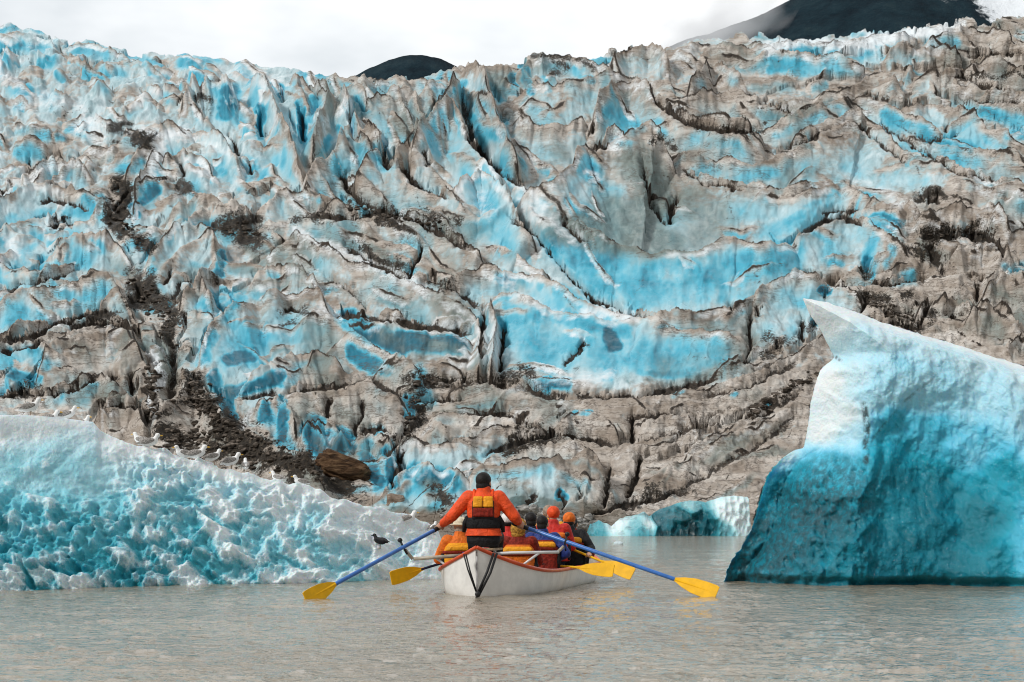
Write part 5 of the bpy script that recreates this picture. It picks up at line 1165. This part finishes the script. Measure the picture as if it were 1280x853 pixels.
def paddler(px, hipy, Y, k, label, pad, jacket, vest, hat, lean, turn, t1, t2, yaw=-6):
    o = at(px, hipy, Y)
    if isinstance(pad, tuple):
        root, d = pad; h0 = Vector(root.location); hands = [(h0 + d * t1, d), (h0 + d * t2, d)]
    else: hands = pad
    return person(o, rad(yaw), k, label, hands, jacket, M['navy'], vest, hat, lean, turn, PG)
def lap(px, hipy, Y, dx=.16, dy=.36, dz=.16):
    o = at(px, hipy, Y); return [(o + Vector((-dx, dy, dz)), Vector((1, .2, 0))), (o + Vector((dx, dy, dz)), Vector((1, -.2, 0)))]
VO = (M['vest'], M['yellow']); VR = (M['red'], M['vest']); VN = (M['darkred'], M['yellow'])
paddler(575.5, 724, 26.6, 1.0, 'person in cream sun hat and orange vest paddling beside the left rail', PA, M['vest'], (M['yellow'], M['yellow']), 'sunhat', .02, .1, .42, .03, 4)
paddler(648.5, 726, 26.5, 1.0, 'person in mustard knit hood and orange vest, just right of the rower', lap(648.5, 726, 26.5), M['darkred'], VO, ('hood', M['brown']), .0, -.3, 0, 0)
paddler(634, 716, 27.6, 1.0, 'person in white cap and red jacket half hidden behind the rower', lap(634, 716, 27.6), M['red'], None, ('cap', M['white']), .0, .2, 0, 0)
paddler(678, 718, 27.45, .98, 'dark haired person in blue jacket beside the right rail', PD, M['blue'], VN, 'hair', .04, -.2, .02, .30)
paddler(691, 706, 28.4, 1.0, 'person in red vest and orange knit hat behind the blue jacket', lap(691, 706, 28.4), M['red'], VR, ('hat', M['orange']), .05, .4, 0, 0)
paddler(711, 712, 28.9, 1.0, 'person in black jacket with orange cap paddling furthest right', PF, M['black'], (M['black'], M['yellow']), ('cap', M['vest']), .12, -.1, .02, .42)
paddler(686, 702, 29.5, 1.0, 'person in tan hat mostly hidden behind the orange knit hat', lap(686, 702, 29.5), M['yellow'], VO, ('hat', M['tanhat']), .0, 0, 0, 0)

paddler(663, 714, 28.0, 1.0, 'dark haired person in yellow vest seated between the mustard hood and the blue jacket', lap(663, 714, 28.0), M['navy'], (M['yellow'], M['vest']), 'hair', .02, .3, 0, 0)
paddler(715, 714, 29.9, 1.0, 'person in red jacket and yellow vest furthest forward, beyond the black jacket', lap(715, 714, 29.9), M['darkred'], (M['yellow'], M['yellow']), 'hair', .10, -.2, 0, 0)

# ------------------------------------------------------------------ birds
def bird(name, k, wing, body_m, wing_m, bill_m, sit, headturn, label, cat, group, tall=0):
    root = empty(name, (0, 0, 0), label, cat, group); lz = .02 if sit else .10
    b = Blob(); q = Matrix.Rotation(rad(-14 - tall), 4, 'Y').to_quaternion(); zc = lz + .085
    b.ell((0, 0, zc), (.155, .072, .076), q); b.cap((-.08, 0, zc - .01), (-.20, 0, zc - .035 - tall * .003), .046, .016)
    hx, hz = .135, zc + .125 + tall * .001
    b.cap((.085, 0, zc + .03), (hx - .01, 0, hz - .02), .052, .036); b.ell((hx + .006, 0, hz), (.047, .037, .038), None)
    b.fuse('body', body_m, root, .007, 4)
    hd = Vector((math.cos(headturn), math.sin(headturn), -.08))
    Blob().cap(Vector((hx + .01, 0, hz - .004)) + hd * .03, Vector((hx + .01, 0, hz - .004)) + hd * .085, .014, .006, 8).make('bill', bill_m, root)
    for sy in (-1, 1):
        w = Blob(); w.ell((-.045, sy * .058, zc + .018), (.135, .026, .055), Matrix.Rotation(rad(-11), 4, 'Y').to_quaternion()); w.cap((-.12, sy * .045, zc + .0), (-.255, sy * .012, zc - .022), .026, .007, 8)
        w.fuse('wing', wing_m, root, .007, 3)
        Blob().ell((hx + .026, sy * .030, hz + .008), (.006, .005, .006), None, 8).make('eye', M['ink'], root)
        if not sit:
            g = Blob(); g.cap((.01, sy * .028, zc - .05), (.0, sy * .03, .008), .0075, .006, 8); g.slab([(.0, sy * .03 - .006, .006), (.055, sy * .03 - .024, .004), (.055, sy * .03 + .024, .004), (.0, sy * .03 + .006, .006)], .006, (0, 0, 1)); g.make('leg', M['leg'], root, False)
    root.scale = (k, k, k); return root
def copy_tree(o):
    c = o.copy(); COL.objects.link(c)
    for ch in list(o.children):
        d = ch.copy(); COL.objects.link(d); d.parent = c
    return c
G = 'gulls on the left iceberg'
g_up = bird('gull', 1.0, 1, M['gw'], M['gg'], M['bill'], False, 0, None, 'gull', G, 8)
g_sit = bird('gull', 1.0, 1, M['gw'], M['gg'], M['bill'], True, 0, None, 'gull', G)
bpy.context.view_layer.update(); DG = bpy.context.evaluated_depsgraph_get()
def perch(px, py_hint, dy):
    """a point on the iceberg: behind (dy>0) or before its crest at this pixel column"""
    Yw, Yc, Zc, yt, yw = left_front(np.array([float(px)])); Y = float(Yc[0]) + dy; X = (px - 640) / F * Y
    ok, co, no, i = BERG.ray_cast(Vector((X, Y, 9)), Vector((0, 0, -1)))
    return co.copy() if ok else Vector((X, Y, float(Zc[0])))
used = {id(g_up): 0, id(g_sit): 0}
def gull(px, dy, yaw, kind, k, label, lift=0.0):
    o = kind if not used[id(kind)] else copy_tree(kind); used[id(kind)] = 1
    p = perch(px, 0, dy); o.location = p + Vector((0, 0, -.008 + lift)); o.rotation_euler = (0, 0, rad(yaw)); o.scale = (k * .86, k * .86, k * .86); o['label'] = label
    return o
gull(38, .0, 12, g_up, .98, 'white headed gull standing on long legs, leftmost on the white slab')
gull(62, .30, 8, g_sit, .95, 'brown backed gull crouching second from the left on the white slab')
gull(85, .22, -6, g_up, .90, 'gull with raised white head in the middle of the slab group')
gull(104, .30, -30, g_sit, .85, 'small gull sitting at the broken right corner of the white slab')
gull(176, .25, 155, g_up, .90, 'gull facing left, behind another gull below the broken slab')
gull(187, .02, 12, g_sit, .98, 'gull sitting and facing right just below the broken slab')
gull(229, .14, -150, g_sit, .9, 'preening gull with its head low beside a yellow billed gull')
gull(246, .04, 6, g_sit, 1.0, 'large gull with yellow bill on the mid slope of the iceberg')
gull(267, .08, 40, g_up, .85, 'small upright gull with dark rubble behind, third of the middle five')
gull(289, .16, 22, g_up, .95, 'grey backed gull fourth of the middle five on the iceberg')
gull(307, .20, 100, g_up, .85, 'gull seen from behind, last of the middle five on the iceberg')
gull(347, .22, 150, g_sit, .8, 'lone faint gull on the crest left of the brown boulder')
gull(376, .20, 200, g_sit, .8, 'lone pale gull on the crest just left below the brown boulder')
gull(509, -.04, 10, g_sit, 1.0, 'bright white gull facing right beside the small tan rock')
gull(541, -.05, 60, g_up, .72, 'small white gull nearest the rower at the low tip of the iceberg')
crow = bird('black_bird', .72, 1, M['ink'], M['ink'], M['rubber'], False, 0, 'small black bird perched low on the iceberg behind the left oar', 'bird', None)
okc, co, no, fi = BERG.ray_cast(Vector((0, 0, CAMH)), (at(475, 686, 30) - Vector((0, 0, CAMH))).normalized())
crow.location = (co if okc else at(475, 686, 30.5)) + Vector((0, -.03, -.01)); crow.rotation_euler = (0, 0, rad(150))
okc, co, no, fi = BERG.ray_cast(Vector((0, 0, CAMH)), (at(962, 678, 30) - Vector((0, 0, CAMH))).normalized())
# a speck of drifting ice beyond the paddlers
def floe(px, py, s, seed, label):
    Y = CAMH * F / (py - HZ); rock('ice_chunk', at(px, py, Y), (s, s * .8, s * .55), seed, mat('floe_ice', (.62, .74, .78), .4, .08, 12, .5), label, 'ice chunk')
floe(773, 680.5, .32, 21, 'tiny lump of ice floating alone on open water right of the paddlers')
